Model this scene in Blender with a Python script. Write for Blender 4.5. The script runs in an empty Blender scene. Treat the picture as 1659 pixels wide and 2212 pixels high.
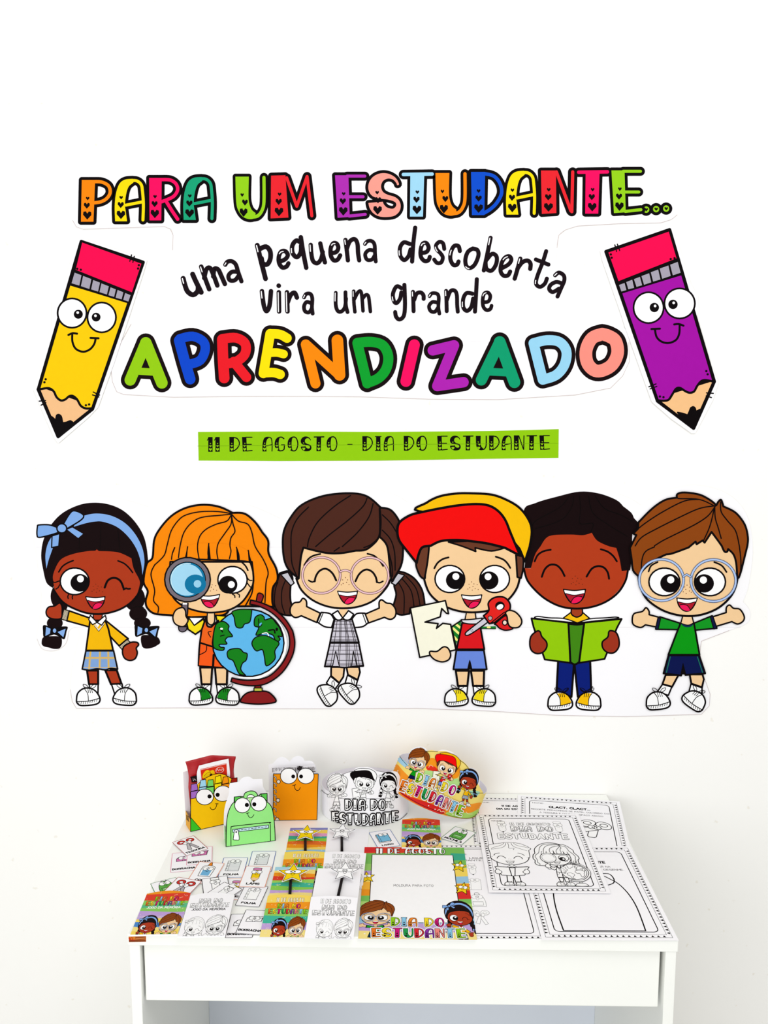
import bpy, math, random
from mathutils import Vector, Matrix
from mathutils.geometry import tessellate_polygon

# ------------------------------------------------------------------ camera
IW, IH = 1659.0, 2212.0
F = 2000.0; CX, CY = 829.5, 1106.0
PITCH = math.radians(8.08); YAW = math.radians(1.15)
DESK_H = 0.75; CAM_H = 0.96          # desk height, camera height above it
fwd = Vector((-math.sin(YAW)*math.cos(PITCH), math.cos(YAW)*math.cos(PITCH), -math.sin(PITCH)))
rgt = Vector((math.cos(YAW), math.sin(YAW), 0)); upv = rgt.cross(fwd)
WALL_D = 2.066                       # camera to wall
CAM = Vector((0.0, -WALL_D, DESK_H + CAM_H))
cd = bpy.data.cameras.new('camera'); cam = bpy.data.objects.new('camera', cd)
bpy.context.scene.collection.objects.link(cam); bpy.context.scene.camera = cam
cd.sensor_fit = 'HORIZONTAL'; cd.sensor_width = 36.0; cd.lens = 36.0*F/IW
cd.clip_start = 0.05; cd.clip_end = 50
cam.matrix_world = Matrix.Translation(CAM) @ Matrix((rgt, upv, -fwd)).transposed().to_4x4()

# ------------------------------------------------------------------ light
sc = bpy.context.scene
sc.view_settings.view_transform = 'Standard'; sc.view_settings.look = 'None'
sc.view_settings.gamma = 1; sc.view_settings.use_curve_mapping = False
sc.view_settings.exposure = 0.0
E_GAIN = 1.16
w = bpy.data.worlds.new('sky'); sc.world = w; w.use_nodes = True
bg = w.node_tree.nodes['Background']; bg.inputs[0].default_value = (0.97, 0.985, 1.0, 1); bg.inputs[1].default_value = 0.66
def area(name, loc, target, sx, sy, power, col):
    l = bpy.data.lights.new(name, 'AREA'); l.shape = 'RECTANGLE'; l.size = sx; l.size_y = sy
    l.energy = power; l.color = col
    o = bpy.data.objects.new(name, l); sc.collection.objects.link(o); o.location = loc
    o.rotation_euler = (Vector(target)-Vector(loc)).to_track_quat('-Z', 'Y').to_euler(); return o
area('window_light', (-1.35, -3.5, 1.75), (0.05, 0.0, 0.95), 2.4, 2.0, 52, (0.985, 0.995, 1.0))
area('ceiling_light', (0.7, -1.9, 3.1), (0.1, -0.2, 1.0), 1.4, 1.4, 22, (1.0, 0.975, 0.93))

# ------------------------------------------------------------------ helpers
def ray(px, py):
    return fwd + rgt*((px-CX)/F) - upv*((py-CY)/F)
def on_plane(px, py, p0, n):
    d = ray(px, py); t = (p0-CAM).dot(n)/d.dot(n); return CAM + d*t
def lin(c):
    return c/12.92 if c <= 0.04045 else ((c+0.055)/1.055)**2.4
MATS = {}
def mat(hexc, rough=0.62, noise=0.03, scale=90.0, gain=True, spec=0.06):
    k = (hexc, rough, noise, scale, gain)
    if k in MATS: return MATS[k]
    r, g, b = [lin(int(hexc[i:i+2], 16)/255.0) for i in (0, 2, 4)]
    q = E_GAIN if gain and min(r, g, b) < 0.86 else 1.0
    c = [min(0.91, v/q) for v in (r, g, b)]
    m = bpy.data.materials.new('print_'+hexc if gain else 'surface_'+hexc); m.use_nodes = True
    nt = m.node_tree; p = nt.nodes['Principled BSDF']
    p.inputs['Roughness'].default_value = rough
    p.inputs['Specular IOR Level'].default_value = spec
    if noise:
        tc = nt.nodes.new('ShaderNodeTexCoord'); n = nt.nodes.new('ShaderNodeTexNoise')
        n.inputs['Scale'].default_value = scale; n.inputs['Detail'].default_value = 3
        mx = nt.nodes.new('ShaderNodeMix'); mx.data_type = 'RGBA'
        mx.inputs[6].default_value = (*[v*(1-noise) for v in c], 1)
        mx.inputs[7].default_value = (*[min(0.92, v*(1+noise)) for v in c], 1)
        nt.links.new(tc.outputs['Object'], n.inputs['Vector'])
        nt.links.new(n.outputs['Fac'], mx.inputs[0]); nt.links.new(mx.outputs[2], p.inputs['Base Color'])
    else:
        p.inputs['Base Color'].default_value = (*c, 1)
    MATS[k] = m; return m

COL = sc.collection
def link(o, parent=None):
    COL.objects.link(o)
    if parent is not None: o.parent = parent
    return o
def tag(o, label=None, cat=None, group=None, kind=None):
    if label: o['label'] = label
    if cat: o['category'] = cat
    if group: o['group'] = group
    if kind: o['kind'] = kind
    return o
def empty(name, loc=(0, 0, 0)):
    o = bpy.data.objects.new(name, None); o.empty_display_size = 0.05; link(o); o.location = loc; return o
def world_loc(o):
    v = Vector(o.location)
    while o.parent: o = o.parent; v += Vector(o.location)
    return v
def mesh_obj(name, verts, faces, mats, idx=None, parent=None, loc=None, smooth=False):
    """verts in world space; the object's origin is loc, or its parent's origin (no rotations are used)"""
    base = world_loc(parent) if parent is not None else Vector((0, 0, 0))
    lo = Vector(loc) if loc is not None else base
    me = bpy.data.meshes.new(name)
    me.from_pydata([tuple(Vector(v)-lo) for v in verts], [], faces)
    for m in mats: me.materials.append(m)
    if idx: me.polygons.foreach_set('material_index', idx)
    if smooth: me.polygons.foreach_set('use_smooth', [True]*len(me.polygons))
    me.update()
    o = bpy.data.objects.new(name, me); link(o, parent); o.location = lo-base
    return o

def cr(pts, closed, n=5):
    """Catmull-Rom through (x, y, corner) points; a corner breaks the curve"""
    N = len(pts)
    if N < 3 and not closed: return [(p[0], p[1]) for p in pts]
    out = []
    rng = N if closed else N-1
    for i in range(rng):
        p1, p2 = pts[i], pts[(i+1) % N]
        p0 = pts[(i-1) % N] if (closed or i > 0) else p1
        p3 = pts[(i+2) % N] if (closed or i+2 < N) else p2
        if p1[2]: p0 = p1
        if p2[2]: p3 = p2
        if p1[2] and p2[2]:
            out.append((p1[0], p1[1])); continue
        for k in range(n):
            t = k/n; t2 = t*t; t3 = t2*t
            out.append(tuple(0.5*((2*p1[j])+(-p0[j]+p2[j])*t+(2*p0[j]-5*p1[j]+4*p2[j]-p3[j])*t2+(-p0[j]+3*p1[j]-3*p2[j]+p3[j])*t3) for j in (0, 1)))
    if not closed: out.append((pts[-1][0], pts[-1][1]))
    return out
def P(s):
    """'x,y x,y* ...' -> points, * marks a corner"""
    if not isinstance(s, str): return [(p[0], p[1], len(p) > 2 and p[2]) for p in s]
    out = []
    for tok in s.split():
        c = tok.endswith('*'); x, y = tok.rstrip('*').split(','); out.append((float(x), float(y), c))
    return out
def clip_poly(poly, clip):
    for i in range(len(clip)):
        ax, ay = clip[i]; bx, by = clip[(i+1) % len(clip)]
        nx, ny = -(by-ay), bx-ax
        out = []; L = len(poly)
        if L < 3: return []
        for j in range(L):
            p, q = poly[j], poly[(j+1) % L]
            dp = (p[0]-ax)*nx+(p[1]-ay)*ny; dq = (q[0]-ax)*nx+(q[1]-ay)*ny
            if dp >= 0: out.append(p)
            if (dp >= 0) != (dq >= 0):
                t = dp/(dp-dq); out.append((p[0]+(q[0]-p[0])*t, p[1]+(q[1]-p[1])*t))
        poly = out
    return poly if len(poly) > 2 else []
def ccw(poly):
    a = sum(poly[i][0]*poly[(i+1) % len(poly)][1]-poly[(i+1) % len(poly)][0]*poly[i][1] for i in range(len(poly)))
    return poly if a > 0 else poly[::-1]

WHITE = 'fdfcfb'; K = '070204'; HAIR_BLACK = '140406'
class Art:
    """Flat print: coloured pieces laid one above another on a paper surface. surf(x, y, off) -> point"""
    def __init__(s, surf, z0=0.0002, dz=2.0e-5, lw=1.0, bw=False, slice_x=None, slice_y=None):
        s.surf = surf; s.z0 = z0; s.dz = dz; s.lw = lw; s.bw = bw; s.slice_x = slice_x; s.slice_y = slice_y
        s.m = [(1, 0, 0, 1, 0, 0)]; s.clip = None; s.lvl = 0; s.groups = {}; s.g = 'print'; s.dark = False
        s.boxes = []
    def push(s, a, b, c, d, e, f):      # x' = a x + c y + e ; y' = b x + d y + f
        A, B, C, D, E, G = s.m[-1]
        s.m.append((A*a+C*b, B*a+D*b, A*c+C*d, B*c+D*d, A*e+C*f+E, B*e+D*f+G))
    def pop(s): s.m.pop()
    def crop(s, x0, y0, k): s.push(1/k, 0, 0, 1/k, x0, y0)
    def place(s, x, y, kx=1.0, ky=None, rot=0.0, ox=0.0, oy=0.0, shx=0.0):
        ky = kx if ky is None else ky
        c, n = math.cos(math.radians(rot)), math.sin(math.radians(rot))
        a, b, cc, d = c*kx, n*kx, c*shx-n*ky, n*shx+c*ky
        s.push(a, b, cc, d, x-a*ox-cc*oy, y-b*ox-d*oy)
    def T(s, p):
        A, B, C, D, E, G = s.m[-1]; return (A*p[0]+C*p[1]+E, B*p[0]+D*p[1]+G)
    def emit(s, polys, col, lvl):
        L = s.groups.setdefault(s.g, [])
        out = []
        for po in polys:
            po = [s.T(p) for p in po]
            if s.clip: po = clip_poly(po, s.clip)
            if len(po) > 2: out.append(po)
        if not out: return
        # each piece lies just above whatever it overlaps
        bx = (min(p[0] for q in out for p in q), min(p[1] for q in out for p in q), max(p[0] for q in out for p in q), max(p[1] for q in out for p in q))
        lvl = lvl or 0
        for b, l in s.boxes:
            if l >= lvl and b[0] < bx[2] and bx[0] < b[2] and b[1] < bx[3] and bx[1] < b[3]: lvl = l+1
        s.boxes.append((bx, lvl))
        for po in out:
            if s.slice_x:
                x0 = min(p[0] for p in po); x1 = max(p[0] for p in po); st = s.slice_x
                for k in range(math.floor(x0/st), math.floor(x1/st)+1):
                    q = clip_poly(po, [(k*st, -1e5), ((k+1)*st, -1e5), ((k+1)*st, 1e5), (k*st, 1e5)])
                    if len(q) < 3: continue
                    if not s.slice_y: L.append((q, lvl, col)); continue
                    sy = s.slice_y; a, b = min(p[1] for p in q), max(p[1] for p in q)
                    for j in range(math.floor(a/sy), math.floor(b/sy)+1):
                        c = clip_poly(q, [(-1e5, j*sy), (1e5, j*sy), (1e5, (j+1)*sy), (-1e5, (j+1)*sy)])
                        if len(c) > 2: L.append((c, lvl, col))
            else: L.append((po, lvl, col))
    def next(s): return 0
    def tris(s, loop):
        v = [Vector((p[0], p[1], 0)) for p in loop]
        return [[loop[i] for i in t] for t in tessellate_polygon([v])]
    def fill(s, pts, col, smooth=True, lvl=None):
        if s.bw and s.dark and col in (HAIR_BLACK, 'f80808'): col = K
        if s.bw and col == HAIR_BLACK:
            s.fill(pts, 'ffffff', smooth); s.line(pts, 15, K, True, smooth); return
        if s.bw and col in ('84b0ec', '8ab4ee'):
            s.line(pts, 14, K, True, smooth)
        if s.bw and col != K: col = WHITE
        p = P(pts); loop = cr(p, True) if smooth else [(q[0], q[1]) for q in p]
        s.emit(s.tris(loop), col, s.next() if lvl is None else lvl)
    def ribbon(s, path, w, closed):
        h = w/2.0; out = []; discs = []; n = len(path)
        q = [path[0]]
        for p in path[1:]:
            if abs(p[0]-q[-1][0])+abs(p[1]-q[-1][1]) > 1e-4: q.append(p)
        if closed and len(q) > 2 and abs(q[0][0]-q[-1][0])+abs(q[0][1]-q[-1][1]) < 1e-4: q.pop()
        path = q; n = len(path)
        k0 = 12 if h*math.hypot(s.m[-1][0], s.m[-1][1]) < 3.5 else 24
        def disc(c, k=None):
            k = k or k0
            discs.append([(c[0]+h*math.cos(6.28318*i/k), c[1]+h*math.sin(6.28318*i/k)) for i in range(k)])
        if n < 2: disc(path[0]); return [discs]
        segs = n if closed else n-1; dirs = []
        for i in range(segs):
            a, b = path[i], path[(i+1) % n]; l = math.hypot(b[0]-a[0], b[1]-a[1]); dirs.append(((b[0]-a[0])/l, (b[1]-a[1])/l))
        def offs(i):
            if closed: d0, d1 = dirs[(i-1) % segs], dirs[i % segs]
            else: d0, d1 = dirs[max(0, i-1)], dirs[min(segs-1, i)]
            dot = d0[0]*d1[0]+d0[1]*d1[1]
            mx, my = -(d0[1]+d1[1]), d0[0]+d1[0]; l = math.hypot(mx, my)
            if dot < 0.80 or l < 1e-6: return None
            k = h/(l/2)/ (1.0); return (mx/l*k/1.0*1.0, my/l*k)
        for i in range(segs):
            a, b = path[i], path[(i+1) % n]; d = dirs[i]
            oa, ob = offs(i), offs((i+1) % n if closed else i+1)
            na = (-d[1]*h, d[0]*h)
            if oa is None: oa = na
            else: 
                l = math.hypot(*oa); oa = (oa[0]/l*h, oa[1]/l*h)
            if ob is None: ob = na
            else:
                l = math.hypot(*ob); ob = (ob[0]/l*h, ob[1]/l*h)
            if i == 0 or offs(i) is None: out.append([])
            out[-1].append([(a[0]+oa[0], a[1]+oa[1]), (b[0]+ob[0], b[1]+ob[1]), (b[0]-ob[0], b[1]-ob[1]), (a[0]-oa[0], a[1]-oa[1])])
        for i in range(n):
            if closed or 0 < i < n-1:
                if offs(i) is None: disc(path[i])
        if not closed: disc(path[0]); disc(path[-1])
        return out+[[d] for d in discs]
    def line(s, pts, w, col=K, closed=False, smooth=True, lvl=None, raw=False):
        if s.bw and col == '000000': w = max(w, 11)
        elif s.bw and col != K: col = WHITE if sum(int(col[i:i+2], 16) for i in (0, 2, 4)) > 420 else '3a3436'
        p = P(pts); path = cr(p, closed) if smooth else [(q[0], q[1]) for q in p]
        for run in s.ribbon(path, w*(1 if raw else s.lw), closed): s.emit(run, col, lvl)
    def shape(s, pts, col, w=14, smooth=True, oc=K):
        s.fill(pts, col, smooth); 
        if w: s.line(pts, w, oc, True, smooth)
    def ell(s, x, y, rx, ry=None, col=None, w=0, rot=0, oc=K, n=26):
        ry = rx if ry is None else ry; c, q = math.cos(math.radians(rot)), math.sin(math.radians(rot))
        pts = [(x+rx*math.cos(a)*c-ry*math.sin(a)*q, y+rx*math.cos(a)*q+ry*math.sin(a)*c) for a in [6.283185*i/n for i in range(n)]]
        if col == HAIR_BLACK and s.bw: s.fill(pts, col, False)
        elif col: s.emit([pts], WHITE if (s.bw and col != K) else col, s.next())
        if w: s.line(pts, w, oc, True, False)
    def dots(s, pts, r, col=K):
        l = s.next()
        for p in P(pts): s.emit([[(p[0]+r*math.cos(a), p[1]+r*math.sin(a)) for a in [6.283*i/8 for i in range(8)]]], col, l)
    def arc(s, x, y, rx, ry, a0, a1, w, col=K, n=12):
        s.line([(x+rx*math.cos(math.radians(a0+(a1-a0)*i/n)), y+ry*math.sin(math.radians(a0+(a1-a0)*i/n))) for i in range(n+1)], w, col, False, False)
    def build(s, root, names=None, default='print', labels=None):
        """one mesh per group, each a child of root"""
        objs = []
        for g, L in s.groups.items():
            verts, faces, idx, mats, mi = [], [], [], [], {}
            for po, lvl, col in L:
                if col not in mi: mi[col] = len(mats); mats.append(mat(col))
                k = len(verts); po = ccw(po); vv = [s.surf(p[0], p[1], s.z0+lvl*s.dz) for p in po]
                if any(v is None for v in vv): continue
                verts += vv
                faces.append(list(range(k, k+len(po)))[::-1]); idx.append(mi[col])
            if faces:
                o = mesh_obj(g.split('#')[0], verts, faces, mats, idx, root); objs.append(o)
                if labels and g in labels: o['label'] = labels[g]
        return objs
    # ---- a solid sheet of paper cut to an outline
def slab(name, outline, surf, z0, z1, material, parent=None, loc=None, side=None):
    loop = [(p[0], p[1]) for p in outline]; loop = ccw(loop); n = len(loop)
    verts = [surf(p[0], p[1], z1) for p in loop]+[surf(p[0], p[1], z0) for p in loop]
    tri = tessellate_polygon([[Vector((p[0], p[1], 0)) for p in loop]])
    faces, idx = [], []
    for t in tri:
        a, b, c = [loop[i] for i in t]
        t = list(t)
        if (b[0]-a[0])*(c[1]-a[1])-(b[1]-a[1])*(c[0]-a[0]) > 0: t = t[::-1]
        faces.append(t); idx.append(0); faces.append([i+n for i in t[::-1]]); idx.append(0)
    for i in range(n):
        j = (i+1) % n; faces.append([i, j, j+n, i+n]); idx.append(1 if side else 0)
    return mesh_obj(name, verts, faces, [material]+([side] if side else []), idx, parent, loc)
def wall_surf(x, y, off): return on_plane(x, y, Vector((0, -off, 0)), Vector((0, -1, 0)))
def desk_surf(x, y, off): return on_plane(x, y, Vector((0, 0, DESK_H+off)), Vector((0, 0, 1)))
def box(name, x0, x1, y0, y1, z0, z1, material, parent=None, bevel=0.0015, loc=None):
    v = [(x, y, z) for x in (x0, x1) for y in (y0, y1) for z in (z0, z1)]
    f = [(0, 1, 3, 2), (4, 6, 7, 5), (0, 4, 5, 1), (2, 3, 7, 6), (0, 2, 6, 4), (1, 5, 7, 3)]
    o = mesh_obj(name, v, f, [material], None, parent, loc)
    if bevel:
        b = o.modifiers.new('bevel', 'BEVEL'); b.width = bevel; b.segments = 2; b.limit_method = 'ANGLE'
    return o

# ------------------------------------------------------------------ lettering
CAPS = {
 'A': (8, ['0,10* 4,0* 8,10*', '1.5,6.6 6.5,6.6']), 'B': (6.5, ['0,0* 0,10* 4.5,10 6.5,8.5 6.5,6.3 4.5,5 0,5*', '0,0 4,0 6,1.2 6,3.8 4.5,5']),
 'C': (7, ['7,2 5,0 3,0 0.6,2 0,5 0.6,8 3,10 5,10 7,8']), 'D': (7, ['0,0* 0,10* 3.5,10 6.5,8 7,5 6.5,2 3.5,0 0,0*']),
 'E': (6, ['6,0* 0,0* 0,10* 6,10*', '0,5 5,5']), 'F': (6, ['6,0* 0,0* 0,10*', '0,5 5,5']),
 'G': (7.5, ['7,2 5,0 3,0 0.6,2 0,5 0.6,8 3,10 5,10 7.3,8.5* 7.3,5.4* 4.6,5.4*']), 'H': (7, ['0,0 0,10', '7,0 7,10', '0,5 7,5']),
 'I': (0.6, ['0.3,0 0.3,10']), 'J': (5, ['5,0 5,7 4,9.6 2,10 0,8.6']), 'K': (7, ['0,0 0,10', '6.5,0* 0,5.6* 7,10*']), 'L': (6, ['0,0* 0,10* 6,10*']),
 'M': (9, ['0,10* 1,0* 4.5,7* 8,0* 9,10*']), 'N': (7, ['0,10* 0,0* 7,10* 7,0*']),
 'O': (8, ['4,0 1,1.6 0,5 1,8.4 4,10 7,8.4 8,5 7,1.6 4,0']), 'P': (6.5, ['0,10* 0,0* 4.5,0 6.5,1.4 6.5,4 4.5,5.5 0,5.5*']),
 'Q': (8, ['4,0 1,1.6 0,5 1,8.4 4,10 7,8.4 8,5 7,1.6 4,0', '5,7.5 8,10.5']), 'R': (7, ['0,10* 0,0* 4.5,0 6.5,1.4 6.5,4 4.5,5.5 0,5.5*', '3.5,5.5 7,10']),
 'S': (6.5, ['6.3,1.6 4.5,0 2,0 0.2,1.6 0.6,3.8 3.4,5 6,6.2 6.5,8.2 4.8,10 2,10 0,8.4']), 'T': (7, ['0,0 7,0', '3.5,0 3.5,10']),
 'U': (7, ['0,0 0,6.5 1,9.2 3.5,10 6,9.2 7,6.5 7,0']), 'V': (7, ['0,0* 3.5,10* 7,0*']), 'X': (7, ['0,0 7,10', '7,0 0,10']), 'Z': (6.5, ['0,0* 6.5,0* 0,10* 6.5,10*']),
 '1': (2.5, ['0,2* 2.3,0* 2.3,10*']), '.': (0.6, ['0.3,9.7 0.3,9.9']), ',': (0.8, ['0.6,9.4 0,11']), ':': (0.6, ['0.3,3.6 0.3,3.8', '0.3,9.2 0.3,9.4']),
 '?': (5, ['0,2 1,0.4 2.6,0 4.4,1 4.6,3 2.6,5.4 2.5,7', '2.5,9.6 2.5,9.8']), '-': (4, ['0,5.2 4,5.2']), '_': (5, ['0,10 5,10']), ' ': (3.4, [])}
ACC = {'Ó': ('O', ['3.4,-1.6 5.4,-3.2']), 'Á': ('A', ['3.6,-1.6 5.4,-3.2']), 'Ô': ('O', ['2,-1.4* 4,-3* 6,-1.4*']), 'Ç': ('C', ['4,10 4.4,12 3,12.4'])}
def glyph(c):
    if c in ACC: g = CAPS[ACC[c][0]]; return g[0], g[1]+ACC[c][1]
    return CAPS[c]
def text(A, t, x, y, h, w=1.6, col=K, sx=1.0, gap=2.4, align='l', outline=None, oc=WHITE, width=None):
    """x, y: top left; h: cap height; w: stroke width in tenths of the height"""
    tot = sum(glyph(c)[0]+gap for c in t)-gap
    k = h/10.0
    if width: sx = width/(tot*k)
    cx = x-(tot*k*sx if align == 'r' else tot*k*sx/2 if align == 'c' else 0)
    x0 = cx
    for ps in ((0, 1) if outline else (1,)):
        cx = x0
        for c in t:
            wd, st = glyph(c); A.place(cx, y, k*sx, k)
            for q in st: A.line(q, w+(0 if ps else 2*outline), col if ps else oc, raw=True)
            A.pop(); cx += (wd+gap)*k*sx
    return tot*k*sx
# display capitals: a heavy stem and thin strokes, with three hearts up the stem.  units: 100 high
FAN = {
 'P': (74, ['2,0* 34,0* 30,100* 0,100*'], [('30,4 50,5 66,14 70,30 62,44 48,52 30,55', 8)], (16, 14)),
 'A': (69, ['1,100* 0,65 3,35 11,12 24,2 42,0* 44,8 33,18 27,35 24,60 26,78 29,100*'], [('38,4 52,5 62,14 65,30 67,60 66,97', 7), ('26,62 66,54', 7)], (15, 14)),
 'R': (74, ['2,0* 32,0* 31,100* 3,100*'], [('30,4 52,5 66,14 70,28 62,42 48,50 32,56', 8), ('42,54 55,75 70,97', 8)], (16, 15)),
 'U': (76, ['0,2* 34,2* 33,45 35,64 41,78 51,86* 49,98* 36,100 20,95 8,81 2,60'], [('44,95 57,92 67,80 72,60 72,4', 8)], (17, 24)),
 'M': (98, ['0,1* 33,0* 41,98* 0,100*'], [('36,6* 60,72* 83,3* 95,94*', 7)], (20, 18)),
 'E': (73, ['0,1* 31,1* 34,98* 6,100*'], [('28,3 69,3', 7), ('30,51 65,51', 7), ('33,96 70,92', 7)], (20, 18)),
 'S': (74, ['70,24 62,10 46,1 28,0 12,7 2,20 0,36 7,50 22,57 44,60 60,65 64,73 57,81 44,79 36,72 33,65* 0,68* 3,80 12,92 26,99 44,100 60,97 71,87 74,74 70,62 60,54 44,49 33,42 29,30 33,18 44,12 56,14 64,22 66,27'], [], (20, 22)),
 'T': (74, ['20,4* 52,4* 49,100* 19,100*'], [('4,4 70,3', 8)], (36, 34)),
 'D': (72, ['0,0* 32,0* 30,100* 2,100*'], [('30,4 52,10 66,28 69,50 58,72 44,86 30,95', 8)], (17, 17)),
 'N': (72, ['0,0* 33,0* 34,98* 2,100*'], [('34,3 66,93', 7), ('70,3 68,95', 7)], (17, 16)),
 'I': (46, ['8,3* 38,3* 38,97* 8,97*'], [('3,3 43,3', 6), ('3,97 43,97', 6)], (23, 23)),
 'O': (76, ['40,0 20,6 5,24 0,50 5,76 20,94 40,100 32,84 28,50 32,16'], [('34,4 50,4 64,18 71,50 64,82 50,96 34,96', 8)], (15, 16)),
 'G': (74, ['40,0 20,6 5,24 0,50 5,76 20,94 40,100 32,84 28,50 32,16'], [('34,4 50,4 64,14', 8), ('34,96 54,94 66,84* 68,56* 48,56*', 8)], (15, 16)),
 '1': (34, ['6,0* 36,0* 36,100* 6,100*'], [('0,22* 10,3*', 6)], (21, 21)), ' ': (38, [], [], None),
 '-': (34, [], [('2,55 32,55', 6)], None)}
def heart(A, x, y, r, col, lvl):
    A.emit([[(x, y+r*1.1), (x-r, y-r*0.1), (x-r*0.9, y-r*0.8), (x-r*0.3, y-r*0.9), (x, y-r*0.35)],
            [(x, y+r*1.1), (x, y-r*0.35), (x+r*0.4, y-r*0.9), (x+r*0.95, y-r*0.7), (x+r, y)]], col, lvl)
def fancy(A, c, x, y, w, h, col, out=9.0, hc=K, oc=K, lv=(0, 12, 14), halo=0, hl=0, sh=0.0, ps=(0, 1, 2, 3)):
    """one display letter filling the box x, y, w, h; out: outline width in box units"""
    W, polys, strokes, hp = FAN[c]
    A.push(w/W, 0, sh, h/100.0, x-sh*100, y)
    k = 100.0/h
    if halo and 0 in ps:
        for p in polys: A.line(p, 2*(out+halo)*k, WHITE, True, lvl=hl, raw=True)
        for p, sw in strokes: A.line(p, sw+2*(out+halo)*k, WHITE, lvl=hl, raw=True)
    if out and 1 in ps:
        for p in polys: A.fill(p, oc, lvl=lv[0]); A.line(p, 2*out*k, oc, True, lvl=lv[0], raw=True)
        for p, sw in strokes: A.line(p, sw+2*out*k, oc, lvl=lv[0], raw=True)
    if 2 in ps:
        for p in polys: A.fill(p, col, lvl=lv[1])
        for p, sw in strokes: A.line(p, sw, col if not A.bw or col == K else WHITE, lvl=lv[1], raw=True)
    if hp and hc and 3 in ps:
        x0, x1 = hp
        for (hx, hy, r) in ((x0, 44, 4.2), (x1, 61, 7.2), ((x0+x1)/2.0, 84, 10)): heart(A, hx, hy, r, hc, lv[2])
    A.pop()
def fancy_text(A, t, x, y, h, cols, out=0.9, hc=K, oc=K, sx=1.0, gap=16, align='l', halo=0, base=None, width=None):
    tot = sum(FAN[c][0]+gap for c in t)-gap; k = h/100.0
    if width: sx = width/(tot*k)
    x0 = x-(tot*k*sx/2 if align == 'c' else 0)
    for ps in (0, 1, 2, 3):
        if (ps == 0 and not halo) or (ps == 1 and not out) or (ps == 3 and not hc): continue
        cx = x0; i = 0
        for c in t:
            W = FAN[c][0]
            if c != ' ':
                yy = y if base is None else y+base(cx)
                fancy(A, c, cx, yy, W*k*sx, h, cols[i % len(cols)], out, hc, oc, (0, 0, 0), halo, 0, 0.0, (ps,)); i += 1
            cx += (W+gap)*k*sx
    return tot*k*sx
# ------------------------------------------------------------------ printed children (traced in the zoomed crops' coordinates)
SKIN = 'fbd3a0'; SKIN2 = 'b23a1a'; HAIRK = HAIR_BLACK
def mouth(A, cx, cy, sc=1.0, flip=1, rot=0):
    og = A.g; part(A, 'mouth')
    A.place(cx, cy, sc*flip, sc, rot, 645, 1068)
    A.shape('555,1012* 645,1020 737,1012* 722,1075 685,1118 645,1130 607,1112 575,1065', 'b5182c', 12)
    A.fill('622,1122 635,1092 670,1072 708,1080 690,1110 650,1127', 'f5185a'); A.line('618,1115 640,1082 675,1068 708,1072', 7)
    A.fill('560,1016* 645,1026 730,1016* 722,1046 645,1058 575,1046', 'ffffff'); A.line('577,1046 645,1060 722,1046', 7)
    A.pop(); A.g = og
def eye(A, x, y, rx, ry, px, py, pr, hx, hy, hr, w=15, pr2=None):
    og = A.g; part(A, 'eye#%d' % int(x)); A.ell(x, y, rx, ry, 'ffffff', 0); A.ell(px, py, pr, pr2 or pr*0.94, K); A.ell(hx, hy, hr, hr, 'ffffff'); A.ell(x, y, rx, ry, None, w); A.g = og
def shoe(A, cx, cy, rot=0, flip=1, col='ffffff', sc=1.0):
    """a sneaker seen from the side, toe to the left"""
    A.place(cx, cy, sc*flip, sc, rot, 575, 1970)
    A.shape('466,1995 478,1935 530,1892 595,1888 650,1918 686,1975 684,2018 645,2042 560,2052 498,2050 470,2025', 'ffffff', 15)
    A.fill('548,1900* 600,1897 648,1925 676,1975* 672,1990* 582,2008* 580,1960 566,1925', col)
    A.line('545,1898 572,1940 580,2008', 7)
    A.line('474,2014 580,2010 682,1984', 8)
    l = A.next()
    for i in range(9): 
        t = i/8.0; x = 492+t*172; y0 = 2013-max(0, t-.4)*36; A.line([(x, y0), (x-6-t*2, y0+26-(t*4))], 5, lvl=l)
    for i in range(3): A.line([(574+i*18, 1898), (582+i*18, 1930)], 6, lvl=l)
    A.line('590,1893 560,1858 530,1850 535,1872 575,1892', 6); A.line('598,1893 615,1862 650,1850 645,1872 610,1892', 6)
    A.pop()
def freckles(A, cx, cy, sc=1.0, col='6b2a10'):
    og = A.g; part(A, 'freckles'); A.place(cx, cy, sc, sc, 0, 664, 932); A.dots('650,893 672,912 703,920 625,915 663,937 632,948 684,957 614,961 656,971 713,966', 4.5, col); A.pop(); A.g = og
def part(A, n): A.g = n

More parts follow.
